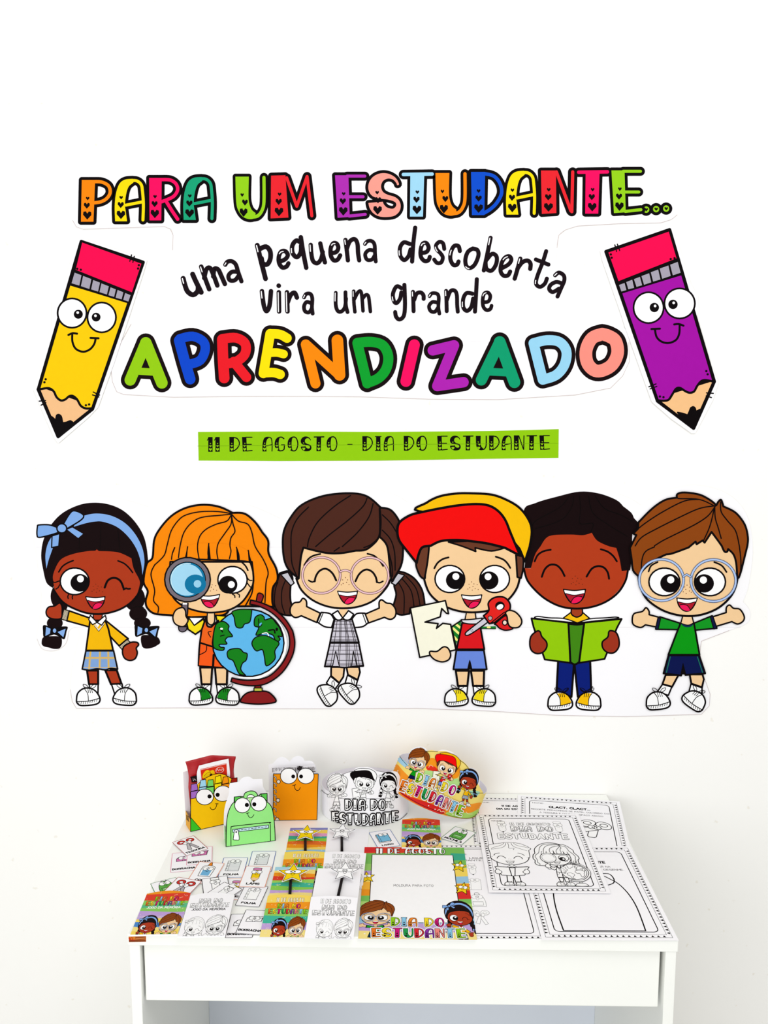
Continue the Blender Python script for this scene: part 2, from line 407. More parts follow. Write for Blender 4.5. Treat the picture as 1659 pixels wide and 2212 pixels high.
def kid_braids(A, arm=True, heads_only=False):
    A.crop(60, 1060, 4.4233)
    part(A, 'braid'); H = HAIRK
    for (x, y, rx, ry) in ((290, 1010, 72, 110), (310, 1100, 70, 60), (258, 1265, 76, 62)): A.ell(x, y, rx, ry, H)
    A.fill('150,1400 240,1390 315,1400 325,1460 305,1505 255,1512 205,1500 150,1485 132,1455', H)
    part(A, 'braid#2')
    for (x, y, rx, ry) in ((1020, 1030, 100, 120), (1055, 1175, 86, 70), (1095, 1265, 80, 58)): A.ell(x, y, rx, ry, H)
    A.fill('1085,1390 1160,1380 1240,1400 1265,1450 1235,1478 1190,1500 1125,1508 1090,1480', H)
    A.line('1010,1120 1060,1105 1110,1115', 5, '000000'); A.line('1030,1225 1090,1215', 5, '000000')
    part(A, 'braid_bow')
    for dx, dy in ((0, 0), (877, -5)):
        part(A, 'braid_bow#%d' % dx)
        A.place(dx, dy, 1)
        A.fill('150,1285 215,1300 255,1310 300,1300 378,1300 370,1345 350,1418 300,1395 255,1375 215,1385 155,1400 145,1340', K)
        A.fill('175,1300* 218,1320* 212,1365* 168,1388*', '8ab4ee', False); A.fill('285,1350* 362,1318* 340,1400*', '8ab4ee', False)
        A.ell(256, 1337, 16, 20, '8ab4ee'); A.pop()
    if heads_only is not True:
        part(A, 'leg')
        A.shape('566,1718* 672,1718* 672,1850* 585,1850*', SKIN2, 20, False); A.shape('588,1850* 672,1850* 670,1935* 600,1935*', 'ffffff', 14, False)
        part(A, 'leg#2')
        A.shape('740,1715* 850,1715* 895,1845* 795,1850*', SKIN2, 20, False); A.shape('800,1850* 900,1845* 915,1930* 830,1940*', 'ffffff', 14, False)
        part(A, 'sneaker'); shoe(A, 575, 1970)
        part(A, 'sneaker#2'); shoe(A, 928, 1968, 0, -1)
        part(A, 'skirt')
        A.fill('555,1530* 820,1530* 858,1705* 790,1698 740,1712 660,1702 590,1715 520,1705*', '84a9de')
        for x in (600, 690, 768): A.line([(x, 1535), (x-4+(x-690)*.12, 1702)], 22, 'c2b69c'); A.line([(x, 1535), (x-4+(x-690)*.12, 1702)], 9, 'f0b93a')
        A.line('552,1598 832,1598', 22, 'c2b69c'); A.line('552,1598 832,1598', 9, 'f0b93a'); A.line('532,1690 845,1690', 6, 'e8c078')
        A.line('555,1530* 820,1530* 858,1705* 790,1698 740,1712 660,1702 590,1715 520,1705*', 15, K, True)
    part(A, 'neck'); A.shape('625,1180* 712,1180* 705,1245* 663,1270* 628,1240*', SKIN2, 10, False)
    part(A, 'sweater')
    A.shape('750,1245* 960,1415* 880,1490* 790,1395* 755,1310*', 'fabd05', 16, False)
    A.shape('945,1418* 982,1450* 902,1520* 868,1482*', 'e8dcc0', 9, False)
    for i in range(4): t = .2+.2*i; A.line([(945+37*t, 1418+32*t), (868+34*t, 1482+38*t)], 4, '4a3a20')
    A.line('955,1412 872,1482', 13)
    A.shape('395,1148* 605,1222* 590,1302* 372,1242*', 'fabd05', 16, False)
    A.shape('345,1132* 393,1148* 372,1242* 322,1228*', 'e8dcc0', 10, False)
    for i in range(4): t = .2+.2*i; A.line([(345+48*t, 1132+16*t), (322+50*t, 1228+14*t)], 4, '4a3a20')
    A.line('395,1150 374,1242', 13)
    A.shape('595,1240* 740,1240* 770,1320* 815,1526* 556,1526*', 'fabd05', 17, False)
    A.line('640,1285* 678,1335* 725,1270*', 12, 'efe6d8', smooth=False); A.line('634,1290* 678,1345* 732,1275*', 5, K, smooth=False)
    part(A, 'collar')
    A.fill('640,1265* 695,1265* 668,1305*', 'ffffff', False)
    A.shape('598,1192* 662,1258* 618,1280* 582,1232*', 'ffffff', 11, False); A.shape('740,1192* 662,1258* 705,1285* 750,1225*', 'ffffff', 11, False)
    part(A, 'hand')
    A.shape('176,1150 200,1112 255,1102 285,1082 308,1074 326,1105 328,1160 320,1218 265,1228 210,1215 182,1190', SKIN2, 14)
    part(A, 'hand#2')
    A.shape('972,1455 1010,1446 1048,1452 1058,1475 1036,1505 1046,1550 1025,1605 975,1622 925,1600 905,1545 918,1490', SKIN2, 15)
    part(A, 'hair')
    A.fill('128,620 150,470 220,330 330,215 480,140 620,115 770,130 910,190 1030,305 1112,450 1145,620 1145,780 1090,940* 1000,950 900,800 640,760 340,800 240,930* 180,880 148,760', H)
    A.line('540,160 560,240', 5, '000000'); A.line('500,330 490,560', 5, '000000'); A.line('700,320 690,560', 5, '000000'); A.line('860,380 880,560', 5, '000000')
    part(A, 'headband')
    A.fill('440,345* 470,280 540,238 660,218 800,240 930,310 1030,420 1095,550 1115,680 1095,805* 1082,690 1040,560 960,440 850,345 720,297 640,295 550,312', '84b0ec')
    part(A, 'headband#2'); A.fill('235,430* 190,510 168,620 178,745* 200,660 235,560 262,480*', '84b0ec')
    part(A, 'face')
    A.fill('245,870 243,800 290,690 345,638 450,600 570,578 645,574* 660,560* 678,577* 860,588 990,645* 1012,745 1065,850 1068,905 1035,1000 955,1080 850,1138 720,1168 580,1165 450,1122 340,1055 265,960', SKIN2)
    A.line('243,940 330,1060 450,1130 580,1172 720,1176 860,1142 970,1080 1045,1000 1075,930', 18)
    A.line('245,872 262,876 300,862', 11); A.line('268,940 290,925 303,900', 11); A.line('390,992 382,1010 386,1030', 11); A.line('430,1002 424,1018 428,1034', 11)
    A.line('296,776 330,725 380,690 434,668', 15); A.line('862,670 920,695 965,735 1002,782', 15)
    eye(A, 448, 866, 138, 128, 498, 880, 90, 503, 843, 33)
    A.line('735,925 762,862 805,835 850,838 890,870 918,940', 20); A.line('915,945 938,932* 960,938 978,936', 16)
    freckles(A, 664, 932); mouth(A, 645, 1070)
    part(A, 'hair_bow')
    A.shape('232,432* 305,410* 296,530* 228,543*', '84b0ec', 12, False)
    A.shape('378,372 425,352* 527,412* 482,452*', '84b0ec', 0, False)
    A.shape('105,328 200,326 275,348* 290,400* 220,422 110,446 88,420 92,345', '84b0ec', 14)
    A.shape('340,320* 390,235 435,192 505,212 535,245 495,290 370,365*', '84b0ec', 14)
    A.ell(325, 360, 47, 44, '84b0ec', 14)
    A.pop()

def kid_lens(A, globe=True):
    A.crop(300, 1060, 4.425); H = 'fe8c02'
    part(A, 'hair')
    A.shape('145,480 190,380 290,260 400,185 520,145 650,135 780,158 895,212* 1010,220 1110,300 1180,400* 1235,480 1240,600 1310,740 1325,850 1280,930 1275,1060 1290,1110* 1000,1105 880,1120 800,1190 500,1210* 300,1190 150,1175 80,1120 65,1050 85,960 45,870 75,700 130,640', H, 20)
    part(A, 'leg'); A.shape('585,1690* 700,1690* 690,1850* 600,1850*', SKIN, 20, False); A.shape('602,1855* 692,1855* 682,1940* 615,1930*', 'ffffff', 12, False)
    part(A, 'leg#2'); A.shape('728,1690* 845,1690* 840,1850* 740,1850*', SKIN, 20, False); A.shape('742,1855* 838,1855* 845,1930* 752,1940*', 'ffffff', 12, False)
    part(A, 'sneaker'); shoe(A, 590, 1966, 0, 1, '12831a')
    part(A, 'sneaker#2'); shoe(A, 850, 1966, 0, -1, '12831a')
    part(A, 'neck'); A.shape('655,1165* 722,1165* 722,1250 690,1285 655,1250', SKIN, 12)
    part(A, 'shirt')
    A.shape('480,1215* 530,1285* 618,1225* 640,1300* 600,1330* 540,1372* 470,1325* 455,1260*', 'fde31a', 16, False)
    A.shape('478,1212* 620,1212* 530,1285*', 'ffffff', 8, False)
    part(A, 'shirt#2'); A.shape('735,1190* 850,1200* 760,1300*', 'fde31a', 14, False)
    part(A, 'overalls')
    A.shape('640,1215* 652,1290 690,1305* 760,1240* 810,1690* 570,1672* 578,1500 600,1330*', 'f4661c', 17)
    A.fill('590,1475* 760,1500* 808,1685* 575,1668*', 'fc5c18', False); A.line('590,1455 700,1490', 17)
    A.line('648,1485 640,1535 580,1568', 9); A.line('640,1215 690,1232 740,1215', 0.1); A.line('715,1570 708,1690', 22); A.line('690,1345 662,1355 685,1400', 9)
    part(A, 'neck#2'); A.shape('655,1160* 722,1160* 722,1250 690,1282 655,1250', SKIN, 11)
    part(A, 'face')
    A.shape('300,680* 290,900 330,1020 420,1100 560,1150 700,1165 860,1140 980,1070 1060,960 1095,860 1080,680*', SKIN, 18)
    A.fill('295,660* 320,600 480,520 700,500 950,530 1060,600 1075,700* 1050,680* 960,668 680,662 400,650*', H)
    A.line('400,652 680,660 960,670 1045,680', 17)
    for q in ('466,535 450,640', '668,505 660,600 672,655', '932,540 955,610 960,670', '1045,570 1055,620 1075,690', '342,545 320,600 312,655'): A.line(q, 12)
    A.line('1065,690 1092,800 1085,960 1040,1060 1010,1110', 13)
    A.fill('668,500 655,655* 688,655*', K); A.fill('932,535 938,665* 968,672*', K); A.fill('466,530 440,640* 462,640*', K); A.fill('1043,565 1050,690* 1075,700*', K)
    A.line('985,685 1020,720 1042,760', 15)
    eye(A, 895, 852, 140, 128, 852, 898, 90, 884, 897, 33)
    A.line('1035,830 1055,855 1080,858', 11); A.line('1035,880 1060,915 1078,925', 11); A.line('895,990 915,1002 918,1022', 11); A.line('935,980 960,995 960,1018', 11)
    A.place(0, 0, 1); A.dots('700,900 735,908 692,922 713,942 685,958 743,951', 4.5, '6b2a10'); A.pop()
    mouth(A, 685, 1055, 1.0, -1, -4)
    part(A, 'hair_strands')
    for q in ('890,220* 760,200 600,200 470,225 390,270 310,380 270,520 240,620 150,710* 115,800 150,950 140,1050 185,1110 182,1165', '880,225* 780,235 600,255 500,310 430,400 395,520 378,640', '880,235* 840,290 740,320 640,370 580,440 560,540 575,650',
              '885,240* 880,320 820,410 760,500 745,580 755,650', '885,240* 900,320 918,390 880,450 870,520 880,580 865,650', '890,230* 950,290 1040,320 1080,400 1110,530 1190,660 1235,780 1215,880 1205,1070'): A.line(q, 11)
    part(A, 'magnifying_glass')
    A.shape('415,1075* 470,1075* 465,1170* 440,1300* 385,1300* 410,1110*', '6f6470', 12, False); A.fill('418,1072* 462,1072* 460,1088* 418,1088*', 'ffffff', False)
    A.ell(465, 850, 218, 212, '7a7078', 14); A.ell(465, 850, 172, 168, '0e79a8', 8)
    A.ell(458, 852, 155, 152, 'a6dcf6', 0); A.arc(465, 850, 160, 156, 130, 280, 7, 'd8f4fa'); A.ell(540, 893, 102, 92, '0c78a6'); A.ell(560, 890, 36, 36, '9bd4f0')
    part(A, 'hand')
    A.shape('370,1130 420,1118 445,1150 450,1200 470,1240 440,1290 400,1298 345,1270 325,1215 340,1160', SKIN, 14)
    A.shape('378,1300* 462,1300* 450,1335 415,1350 385,1335', '6f6470', 10)
    if globe:
        part(A, 'globe'); B = '8c1c1e'
        A.shape('970,2010 1010,1950 1080,1920 1210,1918 1270,1950 1312,2008 1270,2030 1140,2040 1010,2030', B, 14)
        A.shape('1108,1850* 1165,1850* 1165,1920* 1108,1920*', B, 12, False); A.shape('1100,1886* 1178,1886* 1178,1918* 1100,1918*', 'c5c84a', 10, False)
        A.shape('1135,990 1165,982 1190,1010 1160,1090* 1118,1080*', B, 12)
        A.shape('1068,1045* 1180,1075 1290,1130 1400,1230 1470,1340* 1490,1450 1470,1570 1400,1700 1310,1790 1200,1850 1080,1865 960,1850 880,1825* 890,1790* 990,1810 1100,1810 1230,1780 1330,1700 1400,1600 1440,1480 1425,1350 1350,1240 1260,1160 1150,1105 1060,1085*', B, 14)
        A.fill('1200,1160 1300,1210 1380,1320 1415,1450 1385,1600 1290,1720 1170,1790 1080,1800 950,1790 1000,1775 1160,1765 1290,1680 1370,1560 1392,1440 1360,1310 1290,1210', 'ffffff')
        A.ell(1045, 1455, 342, 322, '62bdf2', 14)
        G = '14831a'
        for iq, q in enumerate(('890,1160 960,1135 1080,1135* 1062,1250 1010,1275 985,1310 930,1300 910,1210', '750,1265 810,1250 860,1290 855,1330 895,1390 850,1400 825,1430 840,1465 770,1470 780,1495 815,1500 805,1525 750,1520 712,1490 710,1400 725,1310',
                  '1110,1215 1160,1185 1195,1205 1205,1235 1270,1220 1310,1265 1345,1310 1370,1390 1330,1390 1350,1420 1310,1450 1280,1380 1200,1365 1120,1380 1145,1310 1105,1290',
                  '1080,1460 1120,1400 1210,1385 1290,1420 1340,1460 1300,1530 1300,1610 1220,1675 1200,1590 1180,1520 1120,1530', '845,1545 880,1515 960,1510 1000,1545 1035,1560 1025,1620 990,1650 975,1710 1020,1765* 960,1750 925,1680 900,1625 855,1600')):
            part(A, 'continent#%d' % iq); A.shape(q, G, 11)
        part(A, 'globe')
        A.fill('1150,1275 1175,1262 1160,1305', '62bdf2'); A.line('1145,1225 1150,1300 1175,1280', 9); A.line('1180,1365 1225,1360 1240,1385', 10, 'fdfcfb'); A.line('1240,1335 1290,1330 1300,1360', 14); A.line('770,1310 800,1350', 12); A.line('780,1390 815,1380', 10); A.ell(790, 1320, 14, 10, 'fdfcfb'); A.ell(1318, 1325, 12, 16, K)
    A.pop()

def kid_pigtails(A):
    A.crop(580, 1050, 4.5147); H = '4d271c'
    part(A, 'pigtail')
    A.shape('110,850* 195,830 235,900 215,980 215,1120 250,1250 130,1250 45,1190 30,1100 45,980 85,920', H, 18)
    A.line('165,920 130,1020 130,1150 160,1245', 11); A.line('90,940 65,1020 60,1150 90,1225', 11); A.shape('118,862* 190,840* 250,945* 218,972*', 'c9c7d0', 12, False)
    part(A, 'pigtail#2')
    A.shape('1255,830* 1340,850 1430,910 1500,1020 1525,1160* 1380,1200* 1375,1245* 1280,1255 1215,1200 1245,1060 1225,960', H, 18)
    for q in ('1260,930 1320,1050 1320,1245', '1300,900 1390,1020 1420,1180', '1340,880 1440,1000 1480,1170'): A.line(q, 11)
    A.shape('1262,850* 1328,868* 1240,968* 1198,945*', 'c9c7d0', 12, False)
    part(A, 'leg'); A.shape('612,1765* 740,1765* 730,1860* 690,1920* 610,1850*', SKIN, 18, False); A.shape('605,1855* 690,1925* 640,1990* 565,1920*', 'ffffff', 14, False)
    part(A, 'leg#2'); A.shape('760,1765* 882,1765* 892,1815* 870,1890* 775,1840*', SKIN, 18, False); A.shape('770,1845* 868,1895* 850,1960* 745,1930*', 'ffffff', 14, False)
    part(A, 'sneaker'); shoe(A, 580, 2030, 54, -1)
    part(A, 'sneaker#2'); shoe(A, 792, 2012, 44, -1)
    part(A, 'arm'); A.shape('215,1185 250,1140 305,1130 335,1095 368,1120 372,1175* 505,1240* 470,1330* 320,1265* 260,1282 215,1245', SKIN, 16)
    A.shape('515,1232* 600,1245 640,1300* 615,1380* 545,1370 475,1325*', 'ffffff', 15); A.line('515,1235 475,1325', 12); A.line('532,1240 492,1335', 9)
    part(A, 'arm#2'); A.shape('1240,1205 1200,1150 1150,1140 1105,1110 1080,1130 1080,1190* 940,1250* 975,1335* 1130,1280* 1190,1300 1235,1270', SKIN, 16)
    A.shape('940,1240* 860,1245 812,1300* 840,1380* 920,1370 975,1330*', 'ffffff', 15); A.line('940,1240 975,1330', 12); A.line('918,1245 952,1340', 9)
    part(A, 'pinafore')
    A.fill('645,1300* 815,1300* 882,1525* 600,1525*', 'd4d0dc', False); A.fill('600,1530* 880,1530* 925,1755* 840,1760 740,1770 640,1760 548,1760*', 'd4d0dc', False)
    for x in (0.15, 0.32, 0.37, 0.56, 0.61, 0.66, 0.84, 0.9):
        A.line([(645+170*x, 1305), (600+282*x, 1525)], 6, '2a2228', smooth=False); A.line([(600+280*x, 1532), (548+377*x, 1758)], 6, '2a2228', smooth=False)
    for y in (1318, 1348, 1385, 1412, 1420, 1470, 1500, 1512, 1560, 1600, 1635, 1645, 1700, 1735, 1745):
        t = (y-1300)/225.0; a, b = (645-45*t, 815+67*t) if y < 1525 else (600-52*(y-1530)/230, 880+45*(y-1530)/230); A.line([(a, y), (b, y)], 5, '2a2228', smooth=False)
    A.line('645,1300* 815,1300* 882,1525* 600,1525*', 16, K, True, False); A.line('600,1530* 880,1530* 925,1755* 840,1760 740,1770 640,1760 548,1760*', 16, K, True)
    A.fill('655,1600 625,1755* 690,1755*', 'd4d0dc'); A.line('625,1755* 655,1610* 690,1755*', 9, K, smooth=False); A.line('810,1755* 828,1610* 862,1755*', 9, K, smooth=False)
    part(A, 'collar')
    A.fill('690,1200* 770,1200* 770,1240* 722,1300* 690,1240*', SKIN, False)
    A.shape('675,1215* 722,1285* 700,1305 660,1300 620,1250*', 'ffffff', 14); A.shape('780,1215* 725,1285* 750,1305 795,1300 830,1250*', 'ffffff', 14)
    part(A, 'face')
    A.fill('320,610 300,750 270,900 320,1010 430,1110 580,1170 740,1190 900,1165 1040,1100 1150,990 1200,880 1180,600 1080,480 700,400', SKIN)
    A.line('270,900 320,1012 430,1112 580,1175 740,1192 900,1170 1040,1105 1150,990 1195,900', 19)
    part(A, 'hair')
    A.shape('790,70 960,100 1095,210* 1200,240 1290,380 1310,560 1300,750 1230,890 1200,920 1180,750 1155,580 1080,490* 1040,550 950,620 850,630* 700,655 550,650 340,600* 315,700 295,900* 210,830 160,740 140,600 150,440 220,300 330,180 540,95', H, 20)
    for q in ('390,205 280,320 225,450 220,600* 230,760 290,910', '800,92 640,200 480,350 400,500 380,590', '960,120 920,200 780,330 600,470 460,590', '1020,170 980,300 870,450 720,590', '1080,220* 1085,400 1070,500 1000,570 930,600', '1110,280 1190,360 1260,470', '1110,430 1190,520 1230,650 1235,820', '640,635 690,600', '1155,590 1200,750 1210,880'): A.line(q, 12)
    A.line('1085,210 1095,350 1085,490', 18)
    part(A, 'face#2')
    A.line('348,772 390,710 440,678 505,662', 16); A.line('965,660 1030,680 1085,730 1118,780', 16)
    for dx, s in ((0, 1), (1508, -1)):
        A.place(dx, 8 if s < 0 else 0, s, 1)
        A.line('660,920 630,860 590,820 545,806 495,830 462,880 450,930', 19); A.line('455,925 425,935 392,920', 15); A.pop()
    A.place(752, 932, 1, 1, 0, 664, 932); A.dots('662,893 635,915 684,915 673,938 640,950 622,964 697,962', 4.5, '6b2a10'); A.pop()
    mouth(A, 770, 1085, 1.05)
    part(A, 'eyeglasses')
    for x, y, rx, ry in ((515, 870, 185, 176), (988, 872, 183, 176)): A.ell(x, y, rx, ry, None, 24, oc='5a3238'); A.ell(x, y, rx, ry, None, 14, oc='f4c8d0')
    A.line('700,835 750,820 800,838', 22, '5a3238'); A.line('700,835 750,820 800,838', 13, 'f4c8d0')
    A.pop()

def kid_cap(A, legs=True):
    A.crop(840, 1050, 4.4242)
    if legs:
        part(A, 'leg'); A.shape('640,1765* 765,1765* 750,1910* 660,1910*', SKIN, 20, False); A.shape('662,1915* 752,1915* 745,1990* 670,1970*', 'ffffff', 12, False)
        part(A, 'leg#2'); A.shape('785,1765* 910,1765* 905,1910* 805,1910*', SKIN, 20, False); A.shape('805,1915* 905,1915* 900,1970* 815,1990*', 'ffffff', 12, False)
        part(A, 'sneaker'); shoe(A, 643, 2022, 0, 1, 'fae31c')
        part(A, 'sneaker#2'); shoe(A, 910, 2022, 0, -1, 'fae31c')
    part(A, 'shorts'); A.shape('645,1570* 908,1570* 935,1752* 790,1752* 773,1680* 757,1752* 617,1752*', '6c8ce2', 17, False); A.fill('773,1660 795,1755* 752,1755*', K)
    part(A, 'sleeve')
    A.fill('690,1290* 600,1345* 640,1520* 680,1400*', '16802a', False)
    for q in ('640,1320* 690,1360*', '615,1360* 670,1410*', '622,1440* 650,1470*'): A.line(q, 22, 'fdf48a', smooth=False)
    A.line('690,1285* 600,1345* 640,1530*', 14, K, smooth=False)
    A.fill('880,1345* 1020,1340* 1025,1362* 885,1362*', '16802a', False); A.line('945,1350 965,1350', 18, 'fdf48a'); A.line('880,1362 1020,1364', 7)
    part(A, 'shirt'); A.shape('700,1310* 870,1300* 880,1380* 912,1560* 648,1560*', 'e0161e', 17, False)
    part(A, 'collar'); A.fill('735,1215* 830,1215* 830,1280* 735,1280*', SKIN, False); A.line('740,1215 728,1275', 12); A.line('825,1215 832,1265', 12)
    A.shape('690,1278* 780,1275 890,1262* 870,1310 780,1318 710,1305', 'e6e4ea', 12)
    part(A, 'face')
    A.shape('345,880* 340,900 380,1010 450,1090 560,1160 700,1200 850,1205 1000,1175 1130,1095 1215,990 1250,880 1270,700* 1230,640* 1100,520* 400,520* 360,600*', SKIN, 20)
    part(A, 'hair')
    A.shape('320,580* 385,570* 370,720 340,890* 300,860 265,780 262,720 285,640', '6b3a26', 18); part(A, 'hair#2'); A.shape('1215,660* 1280,680 1282,790 1262,880* 1228,870*', '6b3a26', 18)
    part(A, 'hair#3')
    A.shape('570,535* 700,575 830,625* 825,590* 980,620 1110,590* 900,520*', '6b3a26', 16)
    part(A, 'cap_crown'); A.shape('285,240 360,160 480,100 640,72 800,70 980,82 1120,130 1250,210 1340,330 1365,440 1345,580* 1300,720* 1250,600* 1000,300*', 'fcc204', 22)
    part(A, 'cap_brim')
    A.shape('82,440 100,350 200,280 320,248 480,215 660,185 830,172 950,185 1040,235 1110,320 1160,440 1210,560* 1255,665* 1110,590* 950,550 800,528 650,515 500,525 400,570* 320,585 285,650 265,735* 150,590* 100,520', 'f80808', 24)
    part(A, 'face#2')
    eye(A, 583, 888, 142, 130, 637, 900, 92, 640, 864, 33); eye(A, 1011, 888, 142, 130, 956, 902, 92, 948, 866, 33)
    A.line('435,785 465,735 515,698 570,682', 17); A.line('1022,675 1090,700 1130,735 1160,782', 17)
    freckles(A, 805, 955); mouth(A, 790, 1100, 1.06)
    part(A, 'paper_sheet')
    A.shape('205,1165* 540,1095* 570,1220* 550,1215* 505,1170* 490,1250* 345,1300* 470,1315* 455,1360* 515,1312* 590,1322* 640,1565* 295,1638*', 'fffde6', 15, False)
    part(A, 'scissors')
    A.shape('910,1260* 790,1355 735,1400 735,1425 770,1420 850,1370 960,1290*', 'd5d0dc', 12)
    A.dots('785,1378 800,1372 790,1390 803,1385', 4)
    A.shape('1010,1320* 1110,1240 1150,1280 1190,1355 1120,1378 1060,1360 1030,1330', 'e01c1e', 14)
    A.shape('1050,1058 1110,1068 1155,1120 1155,1180 1110,1225 1010,1305* 960,1315* 905,1240* 955,1190 950,1120 990,1075', 'e8241f', 16)
    A.ell(1062, 1145, 46, 42, K); A.ell(1062, 1155, 34, 24, 'ffffff', 0, -28); A.ell(968, 1262, 24, 24, K); A.ell(968, 1262, 17, 17, 'b8a8a8'); A.line('975,1308 1105,1205', 10); A.ell(1108, 1305, 22, 24, 'fbe3d0', 10)
    part(A, 'hand')
    A.shape('395,1580 460,1580 520,1538 565,1550 590,1610 570,1660 510,1680 440,1660 395,1615', SKIN, 15)
    part(A, 'hand#2')
    A.shape('1115,1210 1150,1188 1210,1205 1260,1260 1268,1310 1235,1350 1170,1350 1140,1315 1130,1250', SKIN, 15)
    A.pop()

def kid_book(A):
    A.crop(1110, 1050, 4.338); H = HAIRK
    part(A, 'trousers')
    A.shape('415,1640* 565,1640* 540,1975* 400,1935*', '051d78', 20, False); A.shape('565,1640* 715,1640* 725,1930* 600,1975*', '051d78', 20, False)
    A.line('395,1880 440,1905 470,1930 510,1895', 7); A.line('620,1895 665,1925 740,1880', 7)
    part(A, 'sneaker'); shoe(A, 432, 2016, 0, 1, 'fec503', 1.03)
    part(A, 'sneaker#2'); shoe(A, 702, 2016, 0, -1, 'fec503', 1.03)
    part(A, 'shirt'); A.shape('460,1240* 540,1180* 640,1180* 710,1240* 590,1290*', 'fcc70c', 12, False)
    A.shape('540,1145* 640,1145* 640,1200 590,1228 540,1200', 'a8401c', 13)
    part(A, 'hair')
    A.fill('90,240 200,160 420,95 620,52 800,70 960,130 1025,190* 1100,250 1125,300* 1175,370 1110,450* 1100,700 1090,790* 1010,795* 960,750* 600,700 250,740 160,768* 100,770* 110,600', H)
    for q in ('520,90 430,200 200,330 170,420', '560,100 540,200 440,320 200,400', '615,90 625,220 620,350 740,350 720,430', '700,95 740,250 880,360 1060,470', '760,90 850,210 1000,270 1110,330'): A.line(q, 6, '000000')
    part(A, 'face')
    A.fill('100,770* 160,770* 200,640 250,565* 300,490 370,460 540,455 650,460 730,438* 780,510 880,560 960,580* 990,680 1010,795* 1070,790* 1040,890 960,1000 850,1080 700,1130 560,1140 420,1115 290,1050 190,960 120,860', 'b83d1a')
    A.line('95,775 125,880 200,975 300,1060 430,1125 570,1148 720,1135 860,1085 975,1000 1045,890 1068,795', 19)
    A.line('195,705 225,645 280,610 345,597', 18); A.line('815,592 880,615 930,655 965,705', 18)
    A.line('262,850 290,780 340,738 400,742 445,785 475,842', 19); A.line('682,848 730,775 790,750 845,765 880,810 892,868', 19)
    freckles(A, 590, 885, 1.05); mouth(A, 567, 1032, 1.12)
    part(A, 'book')
    A.shape('165,1240* 300,1255* 510,1280* 590,1295* 660,1280* 1010,1245* 965,1330* 850,1620* 620,1655* 570,1670* 520,1655* 290,1625* 185,1320*', '97cf06', 17, False)
    A.shape('215,1240 222,1222 330,1235 470,1242 590,1280* 470,1270', 'ffffff', 11); A.shape('965,1240 955,1228 860,1235 710,1245 595,1282* 720,1268', 'ffffff', 11)
    A.shape('512,1290* 590,1298 658,1290* 612,1650* 570,1672 530,1650*', '428a12', 19)
    part(A, 'hand'); A.shape('215,1360 245,1365 262,1410 305,1460 308,1510 275,1555 220,1570 170,1545 150,1490 160,1410', 'a3341c', 15)
    part(A, 'hand#2'); A.shape('915,1355 960,1375 985,1440 982,1510 940,1560 880,1560 835,1520 830,1460 880,1415 890,1365', 'a3341c', 15)
    A.pop()

